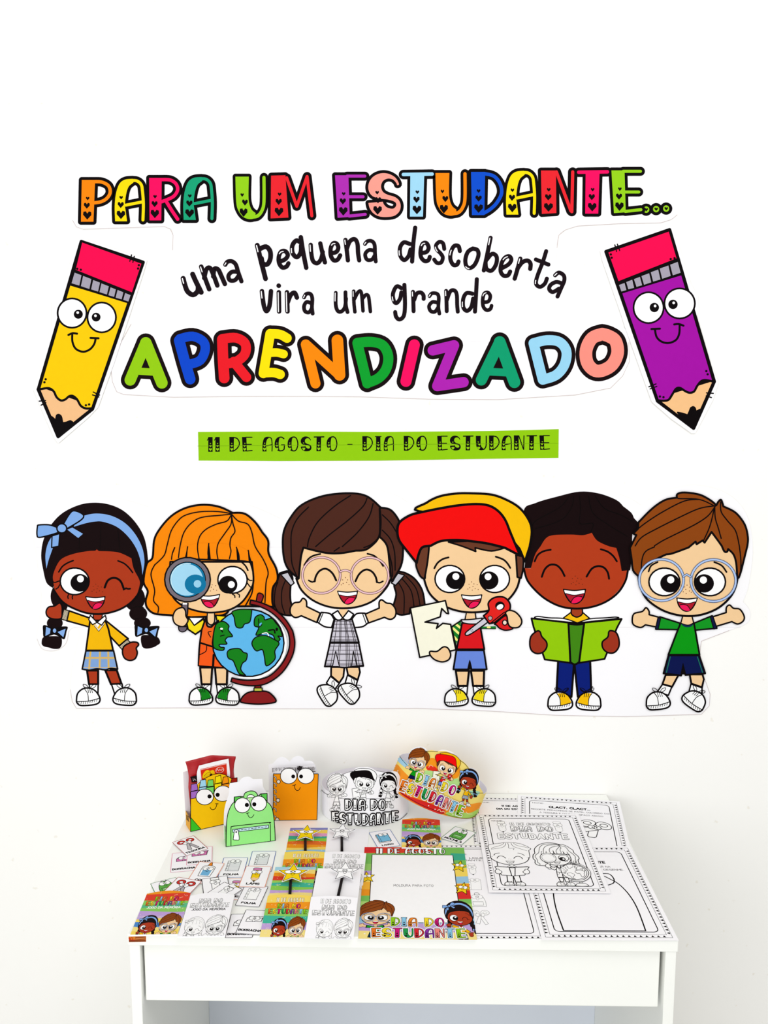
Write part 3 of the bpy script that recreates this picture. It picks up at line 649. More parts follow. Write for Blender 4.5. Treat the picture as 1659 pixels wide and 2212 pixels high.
def kid_glasses(A, legs=True, body=True):
    A.crop(1340, 1050, 4.337); H = '91460f'
    if legs:
        part(A, 'leg'); A.shape('425,1770* 545,1770* 485,1880* 395,1855*', SKIN, 18, False); A.shape('395,1858* 482,1882* 450,1960* 345,1930*', 'ffffff', 14, False)
        part(A, 'leg#2'); A.shape('650,1765* 770,1765* 782,1810* 765,1885* 665,1850*', SKIN, 18, False); A.shape('662,1855* 765,1890* 765,1940* 645,1920*', 'ffffff', 14, False)
        part(A, 'sneaker'); shoe(A, 352, 2012, -2)
        part(A, 'sneaker#2'); shoe(A, 695, 2005, 30, -1)
    if body:
        part(A, 'shorts'); A.shape('452,1585* 738,1585* 795,1755* 610,1770* 588,1690* 570,1775* 405,1755*', '07144e', 18, False); A.fill('588,1655 605,1765* 570,1765*', K); A.line('468,1600 432,1745', 8, '1e7a5a'); A.line('722,1600 770,1745', 8, '1e7a5a')
        part(A, 'arm'); A.shape('112,1250 130,1195 205,1175 240,1140 268,1170 270,1205* 365,1230* 335,1320* 235,1300* 190,1325 125,1300', SKIN, 15)
        part(A, 'arm#2'); A.shape('1160,1220 1120,1155 1060,1145 1025,1115 995,1135 992,1185* 865,1225* 895,1315* 1045,1270* 1100,1292 1150,1265', SKIN, 15)
        part(A, 'shirt')
        A.shape('370,1225* 560,1285* 545,1345* 335,1342*', '109a22', 15, False); A.shape('352,1232* 378,1240* 355,1342* 328,1340*', '0c1440', 9, False)
        A.shape('860,1215* 690,1285* 700,1350* 905,1332*', '109a22', 15, False); A.shape('842,1225* 868,1218* 905,1332* 875,1340*', '0c1440', 9, False)
        A.shape('565,1285* 690,1285* 742,1580* 450,1580* 540,1345*', '069c12', 17, False)
        A.fill('568,1290* 688,1290* 665,1315 630,1322 595,1315', '0c2a50'); A.fill('590,1220* 665,1220* 680,1280* 640,1298 600,1292 570,1280*', SKIN); A.line('583,1225 565,1290', 12); A.line('672,1225 690,1290', 12); A.line('568,1285 630,1302 688,1288', 8)
    part(A, 'face')
    A.shape('180,700* 170,850 190,950 250,1060 370,1150 500,1200 640,1218 780,1200 920,1140 1030,1040 1085,930 1100,800 1080,600* 860,420* 500,500*', SKIN, 20)
    part(A, 'hair')
    A.shape('170,340* 300,210 420,130 530,108* 535,75 600,60 740,80 840,130 900,180* 920,145 945,130 965,190* 1080,250 1165,360 1195,480 1190,560* 1165,660 1130,800 1110,858* 1095,850* 1085,720 1060,640 1010,590* 1000,615 975,612 950,560* 900,490 855,430* 790,530* 770,510* 715,545* 705,520* 640,575* 490,630 430,640* 330,690 230,770 170,845* 120,790 105,680 90,580* 150,460* 120,445* 165,400*', H, 19)
    A.ell(430, 720, 1, 1, None)
    for q in ('890,190* 740,125 560,118 535,110', '740,125 600,140 400,240 230,350 120,440', '885,185* 740,210 560,290 340,400 200,480 140,560', '885,195* 820,280 700,360 520,450 400,510 320,560', '880,200* 860,300 830,400 780,510', '885,200* 890,300 920,400 945,490', '940,150 945,240 1000,320 1080,420 1115,560* 1130,700 1125,820', '320,570 240,610 205,680 195,800'): A.line(q, 11)
    part(A, 'face#2')
    A.line('265,800 290,745 350,712', 15); A.line('880,712 950,745 995,805', 15)
    eye(A, 413, 898, 145, 130, 466, 910, 92, 472, 878, 34); eye(A, 840, 898, 145, 130, 785, 912, 92, 778, 880, 34)
    A.dots('625,928 603,945 650,947 613,968 590,990 617,1006 648,983 665,995 558,998', 4.5, '6b2a10'); mouth(A, 626, 1108, 1.04, -1)
    part(A, 'eyeglasses')
    for x, y, rx, ry in ((385, 880, 208, 194), (872, 885, 210, 196)): A.ell(x, y, rx, ry, None, 26, oc='31456a', n=40); A.ell(x, y, rx, ry, None, 16, oc='b4ccf6', n=40)
    A.line('590,848* 622,828* 660,850*', 20, '31456a'); A.line('590,848* 622,828* 660,850*', 11, 'b4ccf6')
    A.pop()
# ------------------------------------------------------------------ the room
def surface_mat(name, hexc, dark, rough=0.7, scale=3.0, amount=0.5, bump=0.0, bscale=200.0, spots=False):
    m = bpy.data.materials.new(name); m.use_nodes = True; nt = m.node_tree; p = nt.nodes['Principled BSDF']
    p.inputs['Roughness'].default_value = rough; p.inputs['Specular IOR Level'].default_value = 0.3
    a = [lin(int(hexc[i:i+2], 16)/255) for i in (0, 2, 4)]; b = [lin(int(dark[i:i+2], 16)/255) for i in (0, 2, 4)]
    tc = nt.nodes.new('ShaderNodeTexCoord'); n = nt.nodes.new('ShaderNodeTexNoise'); n.inputs['Scale'].default_value = scale; n.inputs['Detail'].default_value = 6
    r = nt.nodes.new('ShaderNodeValToRGB'); r.color_ramp.elements[0].position = 0.35; r.color_ramp.elements[1].position = 0.7
    r.color_ramp.elements[0].color = (*b, 1); r.color_ramp.elements[1].color = (*a, 1)
    nt.links.new(tc.outputs['Object'], n.inputs['Vector']); nt.links.new(n.outputs['Fac'], r.inputs[0])
    out = r.outputs[0]
    if spots:
        v = nt.nodes.new('ShaderNodeTexNoise'); v.inputs['Scale'].default_value = 55; v.inputs['Detail'].default_value = 2
        r2 = nt.nodes.new('ShaderNodeValToRGB'); r2.color_ramp.elements[0].position = 0.70; r2.color_ramp.elements[1].position = 0.76
        r2.color_ramp.elements[0].color = (0, 0, 0, 1); r2.color_ramp.elements[1].color = (0.35, 0.35, 0.35, 1)
        mx = nt.nodes.new('ShaderNodeMix'); mx.data_type = 'RGBA'; mx.inputs[7].default_value = (0.72, 0.66, 0.53, 1)
        nt.links.new(tc.outputs['Object'], v.inputs['Vector']); nt.links.new(v.outputs['Fac'], r2.inputs[0]); nt.links.new(r2.outputs[0], mx.inputs[0]); nt.links.new(out, mx.inputs[6]); out = mx.outputs[2]
    nt.links.new(out, p.inputs['Base Color'])
    if bump:
        n2 = nt.nodes.new('ShaderNodeTexNoise'); n2.inputs['Scale'].default_value = bscale
        bp = nt.nodes.new('ShaderNodeBump'); bp.inputs['Strength'].default_value = bump; bp.inputs['Distance'].default_value = 0.001
        nt.links.new(tc.outputs['Object'], n2.inputs['Vector']); nt.links.new(n2.outputs['Fac'], bp.inputs['Height']); nt.links.new(bp.outputs[0], p.inputs['Normal'])
    return m
M_WALL = surface_mat('wall_plaster', 'f9f8f5', 'f7f6f2', 0.85, 1.2, bump=0.15, bscale=60, spots=True)
M_FLOOR = surface_mat('floor_tile', 'dedcd8', 'd4d1cc', 0.4, 5)
M_DESK = surface_mat('white_melamine', 'f5f6f1', 'f3f4ee', 0.42, 4)
M_PAPER = surface_mat('paper', 'f6f5f8', 'f5f4f6', 0.8, 8)
M_EDGE = surface_mat('paper_edge', 'cfc4c0', 'c4b6b2', 0.9, 30)
M_CARD = surface_mat('white_card', 'f4f3f5', 'f2f1f4', 0.75, 12)
tag(box('wall_back', -3.2, 3.2, 0.0, 0.12, 0.0, 3.3, M_WALL, bevel=0), kind='structure')
tag(box('floor', -3.2, 3.2, -4.5, 0.0, -0.06, 0.0, M_FLOOR, bevel=0), kind='structure')

# ------------------------------------------------------------------ the quote banner on the wall
def rr(x0, y0, x1, y1, r, n=4):
    out = []
    for cx, cy, a in ((x1-r, y0+r, -90), (x1-r, y1-r, 0), (x0+r, y1-r, 90), (x0+r, y0+r, 180)):
        for i in range(n+1): t = math.radians(a+90*i/n); out.append((cx+r*math.cos(t), cy+r*math.sin(t)))
    return out
def band(poly, y0, y1):
    """part of an outline between two heights"""
    def half(pl, f):
        out = []
        for i in range(len(pl)):
            p, q = pl[i], pl[(i+1) % len(pl)]; a, b = f(p), f(q)
            if a >= 0: out.append(p)
            if (a >= 0) != (b >= 0): t = a/(a-b); out.append((p[0]+(q[0]-p[0])*t, p[1]+(q[1]-p[1])*t))
        return out
    return half(half(poly, lambda p: p[1]-y0), lambda p: y1-p[1])
quote = empty('quote_banner', wall_surf(810, 600, 0))
tag(quote, 'large white cut-out paper banner with colourful lettering reading PARA UM ESTUDANTE and APRENDIZADO', 'banner')
Q = cr(P('156,385 162,368 180,362* 360,356* 660,348* 1100,343* 1385,345* 1400,350 1406,365* 1410,410* 1445,415 1464,435 1463,462 1450,474 1428,481* 1337,483* 1248,488* 1222,496 1207,508 1203,530* 1202,560* 1330,700* 1352,712 1360,735* 1360,780 1345,812 1319,838* 1243,853* 1076,863* 925,862* 780,857* 672,856* 523,856* 375,858* 267,852* 252,846 243,825* 240,800* 262,738* 285,712* 371,700* 374,506* 370,495 355,490* 179,496* 164,490 157,476*'), True, 5)
for i, (a, b, z) in enumerate(((0, 548, 0.0), (547.8, 738, 0.00015), (737.6, 2000, 0.0))):
    slab('paper_sheet', band(Q, a, b), wall_surf, 0.0006+z, 0.0011+z, M_PAPER, quote, None, M_EDGE)
EDGE_SHADES = ('157,476 165,490 180,495 355,489 368,495 374,508 373,540', '1463,464 1450,474 1428,481 1337,483 1248,488 1222,496 1207,508 1203,535', '283,700 262,738 240,800 243,825 252,846 267,852 375,858 523,856 672,856 780,857 925,862 1076,863 1243,853 1319,838 1345,812 1360,780 1358,740')
A = Art(wall_surf, z0=0.0014); A.g = 'cut_edge'  # lower cut edges with their thin shadow, painted as a grey-pink line
for iq, q in enumerate(EDGE_SHADES): A.g = 'cut_edge#%d' % iq; A.line(q, 0.9, 'd6c6c4', smooth=False)
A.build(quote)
# word one
LET1 = [('P', 0, 107, 150, 312, 427, 'fd8a08', -1), ('A', 0, 331, 142, 527, 424, 'fbe209', 0), ('R', 0, 554, 136, 760, 418, 'fb0a62', 0), ('A', 0, 786, 130, 985, 415, '17a577', 0),
        ('U', 0, 1132, 122, 1332, 410, '97d41a', 0), ('M', 0, 1366, 118, 1648, 405, 'ee2630', 0), ('E', 1, 240, 142, 497, 492, 'b22eb4', 0), ('S', 1, 512, 130, 775, 485, 'fca091', 0),
        ('T', 1, 783, 125, 1045, 482, 'a2daf5', 0), ('U', 1, 1058, 120, 1312, 475, 'fd8a08', 0), ('D', 1, 1348, 118, 1607, 470, '0a4fd0', 0),
        ('A', 2, 45, 100, 265, 427, 'fbe209', 0), ('N', 2, 306, 98, 550, 422, 'ee2630', 0), ('T', 2, 575, 98, 815, 420, 'fb0a62', 0), ('E', 2, 832, 94, 1062, 416, '97d41a', 0)]
CR = [(140, 340, 3.0722), (660, 340, 3.7705), (1080, 340, 3.4563)]
for i, (c, cr_i, x0, y0, x1, y1, col, sh) in enumerate(LET1):
    A = Art(wall_surf, z0=0.0018+0.00006*(i % 2)); A.crop(*CR[cr_i]); A.g = 'letter'; s = CR[cr_i][2]/3.0722
    fancy(A, c, x0, y0, x1-x0, y1-y0, col, 20*s, lv=(0, 12, 14), sh=-0.03 if c in 'M' else 0)
    A.build(quote)
A = Art(wall_surf, z0=0.0018); A.crop(*CR[2])
for i, x in enumerate((1092, 1166, 1241)):
    A.g = 'dot' if i == 0 else 'dot#%d' % i; y = 390-4*i
    A.ell(x, y, 46, 46, K); A.ell(x, y, 23, 24, '97d41a'); A.ell(x, y-1, 16, 17, '97d41a'); heart(A, x, y, 13, K, A.next())
A.build(quote)
# the handwritten lines: (crop, [strokes])
HAND = [
 (0, ['785,803 798,850 815,890 850,912 880,890 885,860', '848,775 868,820 905,895'], 30), (0, ['905,725 930,800 958,875', '925,800 940,742 965,735 990,790 1012,850', '985,790 992,740 1018,745 1040,790 1062,840'], 27),
 (0, ['1065,712 1080,692 1110,690 1135,712 1150,760 1172,822', '1140,758 1108,760 1086,785 1095,815 1128,815 1150,790'], 25),
 (0, ['1277,583 1300,680 1332,805', '1298,605 1335,592 1362,622 1364,670 1345,708 1315,705 1305,670'], 29), (0, ['1425,692 1462,676 1480,648 1462,622 1435,626 1420,660 1422,700 1442,730 1470,725 1484,703'], 26),
 (0, ['1562,562 1535,552 1510,585 1512,635 1540,662 1565,630 1568,585', '1566,530 1580,620 1602,732'], 27),
 (1, ['42,712 48,790 62,845 95,862 125,830 140,770', '120,700 138,780 158,855'], 32), (1, ['207,780 250,770 267,735 253,702 225,700 205,740 206,800 230,838 262,832 282,798'], 32), (1, ['325,672 335,750 345,838', '336,745 360,685 398,665 422,700 428,780 437,838'], 32),
 (1, ['484,705 505,682 540,682 562,712 566,790 572,848', '562,760 515,755 486,788 500,832 540,832 562,800'], 28),
 (1, ['850,705 800,692 770,735 772,800 803,836 838,805 855,750', '893,572 878,700 868,848'], 31), (1, ['940,778 985,770 1003,735 985,698 955,702 938,750 940,810 970,844 1000,838 1012,810'], 31), (1, ['1130,745 1120,700 1090,688 1063,715 1070,750 1100,782 1118,815 1105,855 1072,860 1048,832'], 29),
 (1, ['1257,762 1245,722 1210,722 1185,770 1180,830 1205,876 1235,872 1246,848'], 31), (1, ['1362,742 1322,770 1302,830 1310,885 1342,900 1380,870 1408,800 1400,755 1362,742'], 31), (1, ['1507,655 1482,780 1452,920', '1478,830 1520,785 1556,808 1552,870 1515,922 1475,908 1466,860'], 31),
 (2, ['12,828 62,800 85,765 70,738 38,748 12,790 5,850 28,883 60,880 76,852'], 28), (2, ['152,756 132,830 110,905', '130,832 165,785 205,770 228,793 226,832'], 29), (2, ['345,700 320,780 278,890 270,945 300,966 335,942 350,905', '268,762 362,800'], 27),
 (2, ['412,880 440,860 475,880 480,920 455,980 430,1038', '462,940 420,930 378,952 368,985 395,1005 440,980'], 27),
 (0, ['1308,888 1320,980 1338,1020 1358,985 1368,888'], 27), (0, ['1420,895 1422,1022', '1419,851 1420,852'], 27), (0, ['1474,895 1478,1022', '1480,960 1500,912 1525,898 1540,930'], 27), (1, ['-12,1140 5,1112 40,1112 55,1150 52,1220 58,1272', '50,1190 10,1177 -12,1210 -5,1252 28,1262 50,1230'], 28),
 (1, ['246,1103 246,1200 262,1250 292,1255 320,1220 330,1150', '325,1098 328,1200 342,1260'], 28), (1, ['392,1090 394,1180 402,1258', '400,1150 430,1095 455,1105 468,1250', '465,1150 490,1120 512,1130 522,1200 528,1255'], 26),
 (1, ['780,1065 742,1050 712,1110 720,1170 742,1186 770,1150 780,1100', '805,1038 810,1200 800,1290 765,1320 738,1298 730,1260'], 30), (1, ['875,1095 878,1170 880,1252', '885,1160 905,1110 938,1100 960,1122 962,1152'], 30), (1, ['1010,1130 1030,1107 1070,1110 1085,1140 1082,1220 1090,1272', '1080,1185 1035,1177 1006,1210 1018,1250 1052,1258 1078,1225'], 27),
 (1, ['1145,1087 1148,1170 1150,1252', '1152,1160 1180,1090 1215,1085 1232,1120 1235,1200 1240,1256'], 29), (1, ['1360,1110 1312,1105 1285,1150 1285,1220 1315,1250 1350,1218 1365,1150', '1395,992 1388,1130 1380,1256'], 30), (1, ['1445,1180 1490,1172 1505,1130 1485,1100 1455,1110 1443,1160 1448,1215 1475,1244 1505,1235 1515,1208'], 27)]
for c, st, wd in HAND:
    A = Art(wall_surf, z0=0.0022); A.crop(*CR[c]); A.g = 'letter'
    l = A.next()
    for q in st: A.line(q, wd+3, '170a12', lvl=l)
    p = cr(P(st[0]), False, 6); n = max(3, int(len(p)*(0.28 if len(P(st[0])) < 5 else 0.14)))
    off = -wd*0.16; hi = [(x+off, y+2) for x, y in p[:n+1]]
    if len(P(st[0])) > 6: k = len(p)//2; hi = [(x+off, y-off) for x, y in p[int(len(p)*.38):int(len(p)*.5)]]
    A.line(hi, wd*0.26, 'f4f2f4', smooth=False)
    A.build(quote)
# word two: rounded letters
L2 = [(6, '97d012', [('222,150 122,388', 72), ('222,150 325,406', 74), ('160,330 285,338', 46)]), (6, '0a48cf', [('436,135 470,262 506,382', 68), ('440,124 520,108 588,140 602,195 570,262 500,288', 60)]),
      (6, 'f01c28', [('712,128 716,250 724,375', 68), ('712,124 800,118 858,155 856,222 800,270 730,285', 62), ('785,270 866,370', 62)]), (6, 'ffe605', [('1018,92 975,345', 62), ('1018,92 1080,96 1126,120', 60), ('1000,215 1060,212 1104,222', 54), ('975,342 1040,340 1082,352', 60)]),
      (6, 'ff8c05', [('1246,160* 1308,410*', 64), ('1246,160* 1460,355*', 64), ('1448,134* 1462,355*', 74)]), (7, '0aa22e', [('-22,142* 37,382*', 60), ('-22,140 60,134 130,155 162,220 150,295 105,350 37,380', 60)]),
      (7, 'fb0a62', [('318,152 268,370', 66)]), (7, 'b222b4', [('428,185* 555,155* 455,398* 612,375*', 62)]), (7, '0ba070', [('828,135 718,362', 66), ('828,135 916,375', 70), ('765,312 880,318', 46)]),
      (7, '9bd8f5', [('1030,142* 1085,360*', 60), ('1030,142 1110,124 1185,135 1226,190 1215,270 1165,332 1085,360', 60)]), (7, 'fd9485', [('1440,88 1380,112 1345,180 1350,255 1390,302 1440,305 1500,270 1532,200 1520,130 1480,100 1440,88', 76)])]
CR2 = {6: (240, 690, 2.9625), 7: (780, 690, 2.765)}
for i, (c, col, st) in enumerate(L2):
    A = Art(wall_surf, z0=0.0018+0.00006*(i % 2)); A.crop(*CR2[c]); A.g = 'letter'; k = 24 if c == 6 else 23
    for q, wd in st: A.line(q, wd+2*k, '140608', lvl=0)
    for q, wd in st: A.line(q, wd, col, lvl=12)
    A.build(quote)

# ------------------------------------------------------------------ the two pencils
def pencil(label, body, cropv, ink, outline, parts):
    r = empty('paper_pencil', wall_surf(outline[0][0], outline[0][1], 0)); tag(r, label, 'wall decoration')
    slab('paper_cutout', outline, wall_surf, 0.0024, 0.0030, M_PAPER, r, None, M_EDGE)
    A = Art(wall_surf, z0=0.0034); A.crop(*cropv); parts(A); A.build(r)
def eyes_big(A, a, b):
    for x, y, rx, ry, px, py, pr, hx, hy in (a, b):
        A.g = 'eye#%d' % x
        A.ell(x, y, rx, ry, 'fdfbfd', 0, n=36); A.ell(px, py, pr, pr, K); A.ell(hx, hy, 14, 14, 'ffffff')
        A.ell(x, y, rx, ry, None, 19, n=36)
def ypen(A):
    A.g = 'printed_outline'; A.fill('548,98* 1205,320* 668,1842* 315,2130* 104,1640*', K, False)
    A.g = 'wooden_tip'; A.shape('105,1640* 315,2135* 672,1845* 640,1790* 130,1600*', 'fac48c', 30, False)
    A.g = 'graphite_point'; A.fill('240,1925 285,1945* 295,1905 325,1895 355,1920 368,1980* 400,1975 440,1960 470,1975* 480,1990* 318,2140* 300,2130*', K)
    A.g = 'barrel'; A.fill('432,560* 1045,745* 665,1840* 600,1840 550,1810 510,1740 470,1705 430,1710 390,1745 340,1755 300,1725 270,1660 210,1625 115,1640*', 'fed005')
    A.line('125,1640 215,1628 268,1660 300,1722 345,1756 390,1745 430,1712 470,1710 512,1745 550,1810 600,1838 660,1838', 24)
    A.line('556,105* 110,1640* 315,2130* 672,1845* 1198,320* 556,105*', 36, K, smooth=False)
    A.g = 'ferrule'; A.fill('480,410* 1080,640* 1050,750* 440,560*', K, False)
    for q in ('487,428* 558,455* 535,562* 455,538*', '575,462* 660,495* 640,598* 552,568*', '680,505* 750,532* 730,625* 658,602*', '765,540* 842,570* 822,655* 745,630*', '860,580* 915,602* 897,680* 838,662*', '933,608* 993,632* 975,705* 913,688*', '1012,640* 1068,662* 1045,728* 992,710*'): A.g = 'ferrule_segment#'+q[:4]; A.fill(q, 'a9a3b2', False)
    A.g = 'eraser'; A.fill('565,115* 1180,335* 1082,632* 498,398*', 'fd0552', False)
    A.dots('514,388 551,398 1154,350 1146,385', 13)
    for q in ('1078,243 1060,310', '1106,258 1092,322'): A.line(q, 12)
    A.g = 'face'; eyes_big(A, (460, 848, 150, 152, 525, 860, 47, 519, 843), (768, 893, 148, 155, 710, 890, 46, 703, 876))
    A.g = 'smile'; A.line('422,1075 465,1058 512,1062', 22); A.line('652,1106 735,1110', 22); A.line('462,1070 465,1150 500,1220 575,1250 645,1225 690,1170 705,1112', 22)
    A.g = 'dots'; A.dots('186,1536 173,1567 604,1806 637,1797', 13)
    for q in ('680,1668 745,1700', '672,1698 738,1720', '118,1763 185,1757', '138,1805 188,1778'): A.line(q, 12)
ypo = [(166, 513), (200, 520), (318, 562), (309, 592), (270, 712), (248, 780), (212, 880), (190, 903), (126, 958), (118, 948), (92, 890), (72, 842), (112, 700), (112, 650), (140, 610)]
pencil('yellow smiling pencil cut from paper, leaning right, left of the banner', 'fed005', (60, 500, 4.81), K, ypo, ypen)
def ppen(A):
    A.g = 'printed_outline'; A.fill('136,302* 806,74* 1268,1655* 1050,2140* 672,1856*', K, False)
    A.g = 'wooden_tip'; A.shape('1265,1655* 1050,2140* 680,1855* 720,1800* 1240,1640*', 'fbc68c', 30, False)
    A.g = 'graphite_point'; A.fill('880,1985 920,1975 985,1995* 1000,1960 1015,1925 1045,1910 1070,1925 1080,1955* 1120,1935* 1050,2145* 1035,2145*', K)
    A.g = 'barrel'; A.fill('310,740* 930,550* 1245,1655* 1180,1640 1130,1650 1090,1700 1060,1755 1010,1775 960,1755 910,1725 870,1730 830,1785 790,1845 730,1855 670,1840*', 'a80fa9')
    A.line('1250,1655 1170,1640 1125,1655 1085,1705 1055,1758 1008,1772 958,1752 910,1722 868,1730 828,1790 790,1845 735,1855 672,1850', 24)
    A.line('140,305* 800,78* 1265,1655* 1050,2140* 675,1858* 140,305*', 36, K, smooth=False)
    A.g = 'ferrule'; A.fill('255,620* 895,395* 940,545* 295,740*', K, False)
    for q in ('275,652* 332,632* 352,705* 300,720*', '350,622* 412,598* 432,682* 372,697*', '430,592* 492,568* 515,655* 457,672*', '508,560* 588,530* 610,625* 535,650*', '605,520* 682,492* 705,595* 630,617*', '698,482* 788,450* 812,558* 724,588*', '806,442* 885,412* 915,525* 834,552*'): A.g = 'ferrule_segment#'+q[:4]; A.fill(q, 'a9a3b2', False)
    A.g = 'eraser'; A.fill('165,315* 792,98* 872,375* 270,612*', 'fd0552', False)
    A.dots('190,335 199,369 812,383 852,374', 13)
    for q in ('232,235 250,305', '258,228 282,295'): A.line(q, 12)
    A.g = 'face'; eyes_big(A, (582, 888, 156, 160, 642, 886, 49, 650, 870), (905, 844, 158, 156, 836, 854, 49, 843, 838))
    A.g = 'smile'; A.line('848,1062 895,1058 945,1075', 22); A.line('612,1110 700,1106', 22); A.line('905,1070 900,1160 865,1225 790,1255 715,1240 665,1190 648,1112', 22)
    A.g = 'dots'; A.dots('1182,1547 1196,1580 700,1811 737,1818', 13)
    for q in ('585,1710 660,1680', '598,1732 668,1706', '1183,1773 1255,1778', '1180,1805 1235,1822'): A.line(q, 12)
ppo = [(1296, 540), (1450, 486), (1458, 500), (1492, 612), (1508, 640), (1510, 672), (1498, 700), (1553, 826), (1540, 865), (1502, 936), (1494, 936), (1450, 905), (1408, 868), (1350, 706), (1342, 680), (1300, 560)]
pencil('purple smiling pencil cut from paper, leaning left, right of the banner', 'a80fa9', (1280, 480, 4.81), K, ppo, ppen)

# ------------------------------------------------------------------ green date strip
strip = empty('date_strip', wall_surf(817, 962, 0)); tag(strip, 'lime green paper strip reading 11 DE AGOSTO - DIA DO ESTUDANTE', 'paper strip')
slab('paper_sheet', [(427.5, 933), (1207, 927), (1206.5, 990.5), (428, 998)], wall_surf, 0.0006, 0.0011, M_PAPER, strip, None, M_EDGE)
A = Art(wall_surf, z0=0.0013)
A.g = 'green_print'; A.fill('427.7,933* 600,932* 820,933* 1060,931* 1207,927* 1206.3,989* 1000,992* 820,995* 600,996* 429,995*', '94cf0c', False)
A.g = 'lettering'
fancy_text(A, '11 DE AGOSTO - DIA DO ESTUDANTE', 448, 944, 32, [K], 0, '94cf0c', width=740, gap=15, base=lambda x: -(x-448)*0.0055)
A.line('427,963.5* 1206,957.5*', 0.7, '6fa00a', smooth=False)
A.build(strip)

# ------------------------------------------------------------------ the children banner
kids = empty('children_banner', wall_surf(850, 1300, 0)); tag(kids, 'long white cut-out paper banner with six printed cartoon students in a row above the desk', 'banner')
O = cr(P('70,1150 76,1124 95,1100 130,1080 200,1070 270,1080 320,1095* 380,1076 450,1072 540,1092 605,1120* 640,1080 700,1052 770,1048 850,1068 880,1085* 930,1058 1000,1046 1080,1050 1140,1078* 1200,1058 1270,1050 1350,1072 1385,1092* 1430,1064 1500,1048 1570,1066 1612,1110 1626,1180 1618,1260 1605,1300* 1620,1320 1615,1345 1575,1362* 1515,1385* 1512,1410 1520,1460 1534,1500 1532,1525 1515,1543* 1350,1548* 1200,1545* 1060,1536* 900,1530* 740,1531* 560,1531* 400,1529* 165,1530* 156,1515 152,1485 158,1430* 172,1372 165,1356 150,1362 142,1390 120,1405 92,1402 80,1380 84,1350* 90,1290 84,1240 78,1190'), True, 5)
for i, (a, b, z) in enumerate(((0, 1182, 0.0), (1181.8, 1355, 0.00015), (1354.6, 3000, 0.0))):
    slab('paper_sheet', band(O, a, b), wall_surf, 0.0006+z, 0.0011+z, M_PAPER, kids, None, M_EDGE)
KID_LAB = {kid_braids: 'winking girl with black braids, blue headband, yellow sweater and plaid skirt', kid_pigtails: 'laughing girl with brown pigtails, pink round eyeglasses and grey plaid pinafore',
           kid_lens: 'orange-haired girl looking through a magnifying glass beside a globe', kid_book: 'laughing boy with black hair holding an open green book',
           kid_cap: 'boy in a red and yellow cap holding cut paper and red scissors', kid_glasses: 'boy with brown hair, blue round eyeglasses and green shirt, arms open'}
for fn, z, c in ((kid_braids, 0.0018, (200, 1300)), (kid_pigtails, 0.0018, (750, 1300)), (kid_lens, 0.0040, (460, 1300)), (kid_book, 0.0018, (1240, 1300)), (kid_cap, 0.0040, (1000, 1300)), (kid_glasses, 0.0040, (1490, 1300))):
    k = empty('printed_child'); k.parent = kids; k.location = Vector(wall_surf(c[0], c[1], 0))-kids.location; k['label'] = KID_LAB[fn]
    A = Art(wall_surf, z0=z); fn(A); A.build(k)
A = Art(wall_surf, z0=0.0014); A.g = 'cut_edge'  # shadow line under the bottom cut edge, painted on as colour
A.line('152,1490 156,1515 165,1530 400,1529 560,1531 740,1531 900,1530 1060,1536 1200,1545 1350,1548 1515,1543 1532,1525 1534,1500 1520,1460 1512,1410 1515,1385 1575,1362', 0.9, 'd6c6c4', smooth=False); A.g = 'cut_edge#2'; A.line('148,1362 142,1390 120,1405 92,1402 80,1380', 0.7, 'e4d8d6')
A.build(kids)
# hairline joints between the glued sheets
for root, segs in ((kids, ((1182, ((78, 1620),)), (1355, ((160, 1600),)))), (quote, ((548, ((385, 540), (1110, 1200))), (738, ((262, 400), (560, 1350)))))):
    A = Art(wall_surf, z0=0.0016); A.g = 'joint'
    for y, ss in segs:
        for a, b in ss: A.line([(a, y), (b, y)], 0.5, 'efe9ec', smooth=False)
    A.build(root)
# ------------------------------------------------------------------ the desk
def px_x(px, py, y):       # world x of a pixel on the upright plane at depth y
    p = on_plane(px, py, Vector((0, y, 0)), Vector((0, -1, 0))); return p
FY = -0.574
M_BACK = surface_mat('shade_blue_board', 'e0e6f0', 'dce2ec', 0.6, 4)  # blue cast of the daylight shade below the desk, put into the colour
desk = empty('desk', (0.0, -0.287, 0.0)); tag(desk, 'white desk with one wide drawer, standing against the wall under the banners', 'desk')
fl = desk_surf(275, 2019, 0); fr = desk_surf(1466, 2032, 0)
X0, X1 = -0.4795, 0.4800
box('tabletop', X0, X1, FY, -0.002, DESK_H-0.0215, DESK_H, M_DESK, desk, 0.0015)
box('side_panel', X0+0.002, X0+0.0205, FY+0.002, -0.004, 0.0, DESK_H-0.0217, M_DESK, desk, 0.001)
box('side_panel', X1-0.0205, X1-0.002, FY+0.002, -0.004, 0.0, DESK_H-0.0217, M_DESK, desk, 0.001)
dz1 = px_x(600, 2165, FY+0.012).z
box('drawer', px_x(311, 2060, FY+0.012).x, px_x(1426.5, 2060, FY+0.012).x, FY+0.012, FY+0.028, dz1, DESK_H-0.024, M_DESK, desk, 0.002)
box('drawer_box', X0+0.034, X1-0.034, FY+0.028, -0.20, dz1+0.012, DESK_H-0.03, M_DESK, desk, 0.001)
box('back_panel', X0+0.0205, X1-0.0205, -0.050, -0.036, 0.05, DESK_H-0.14, M_BACK, desk, 0.001)
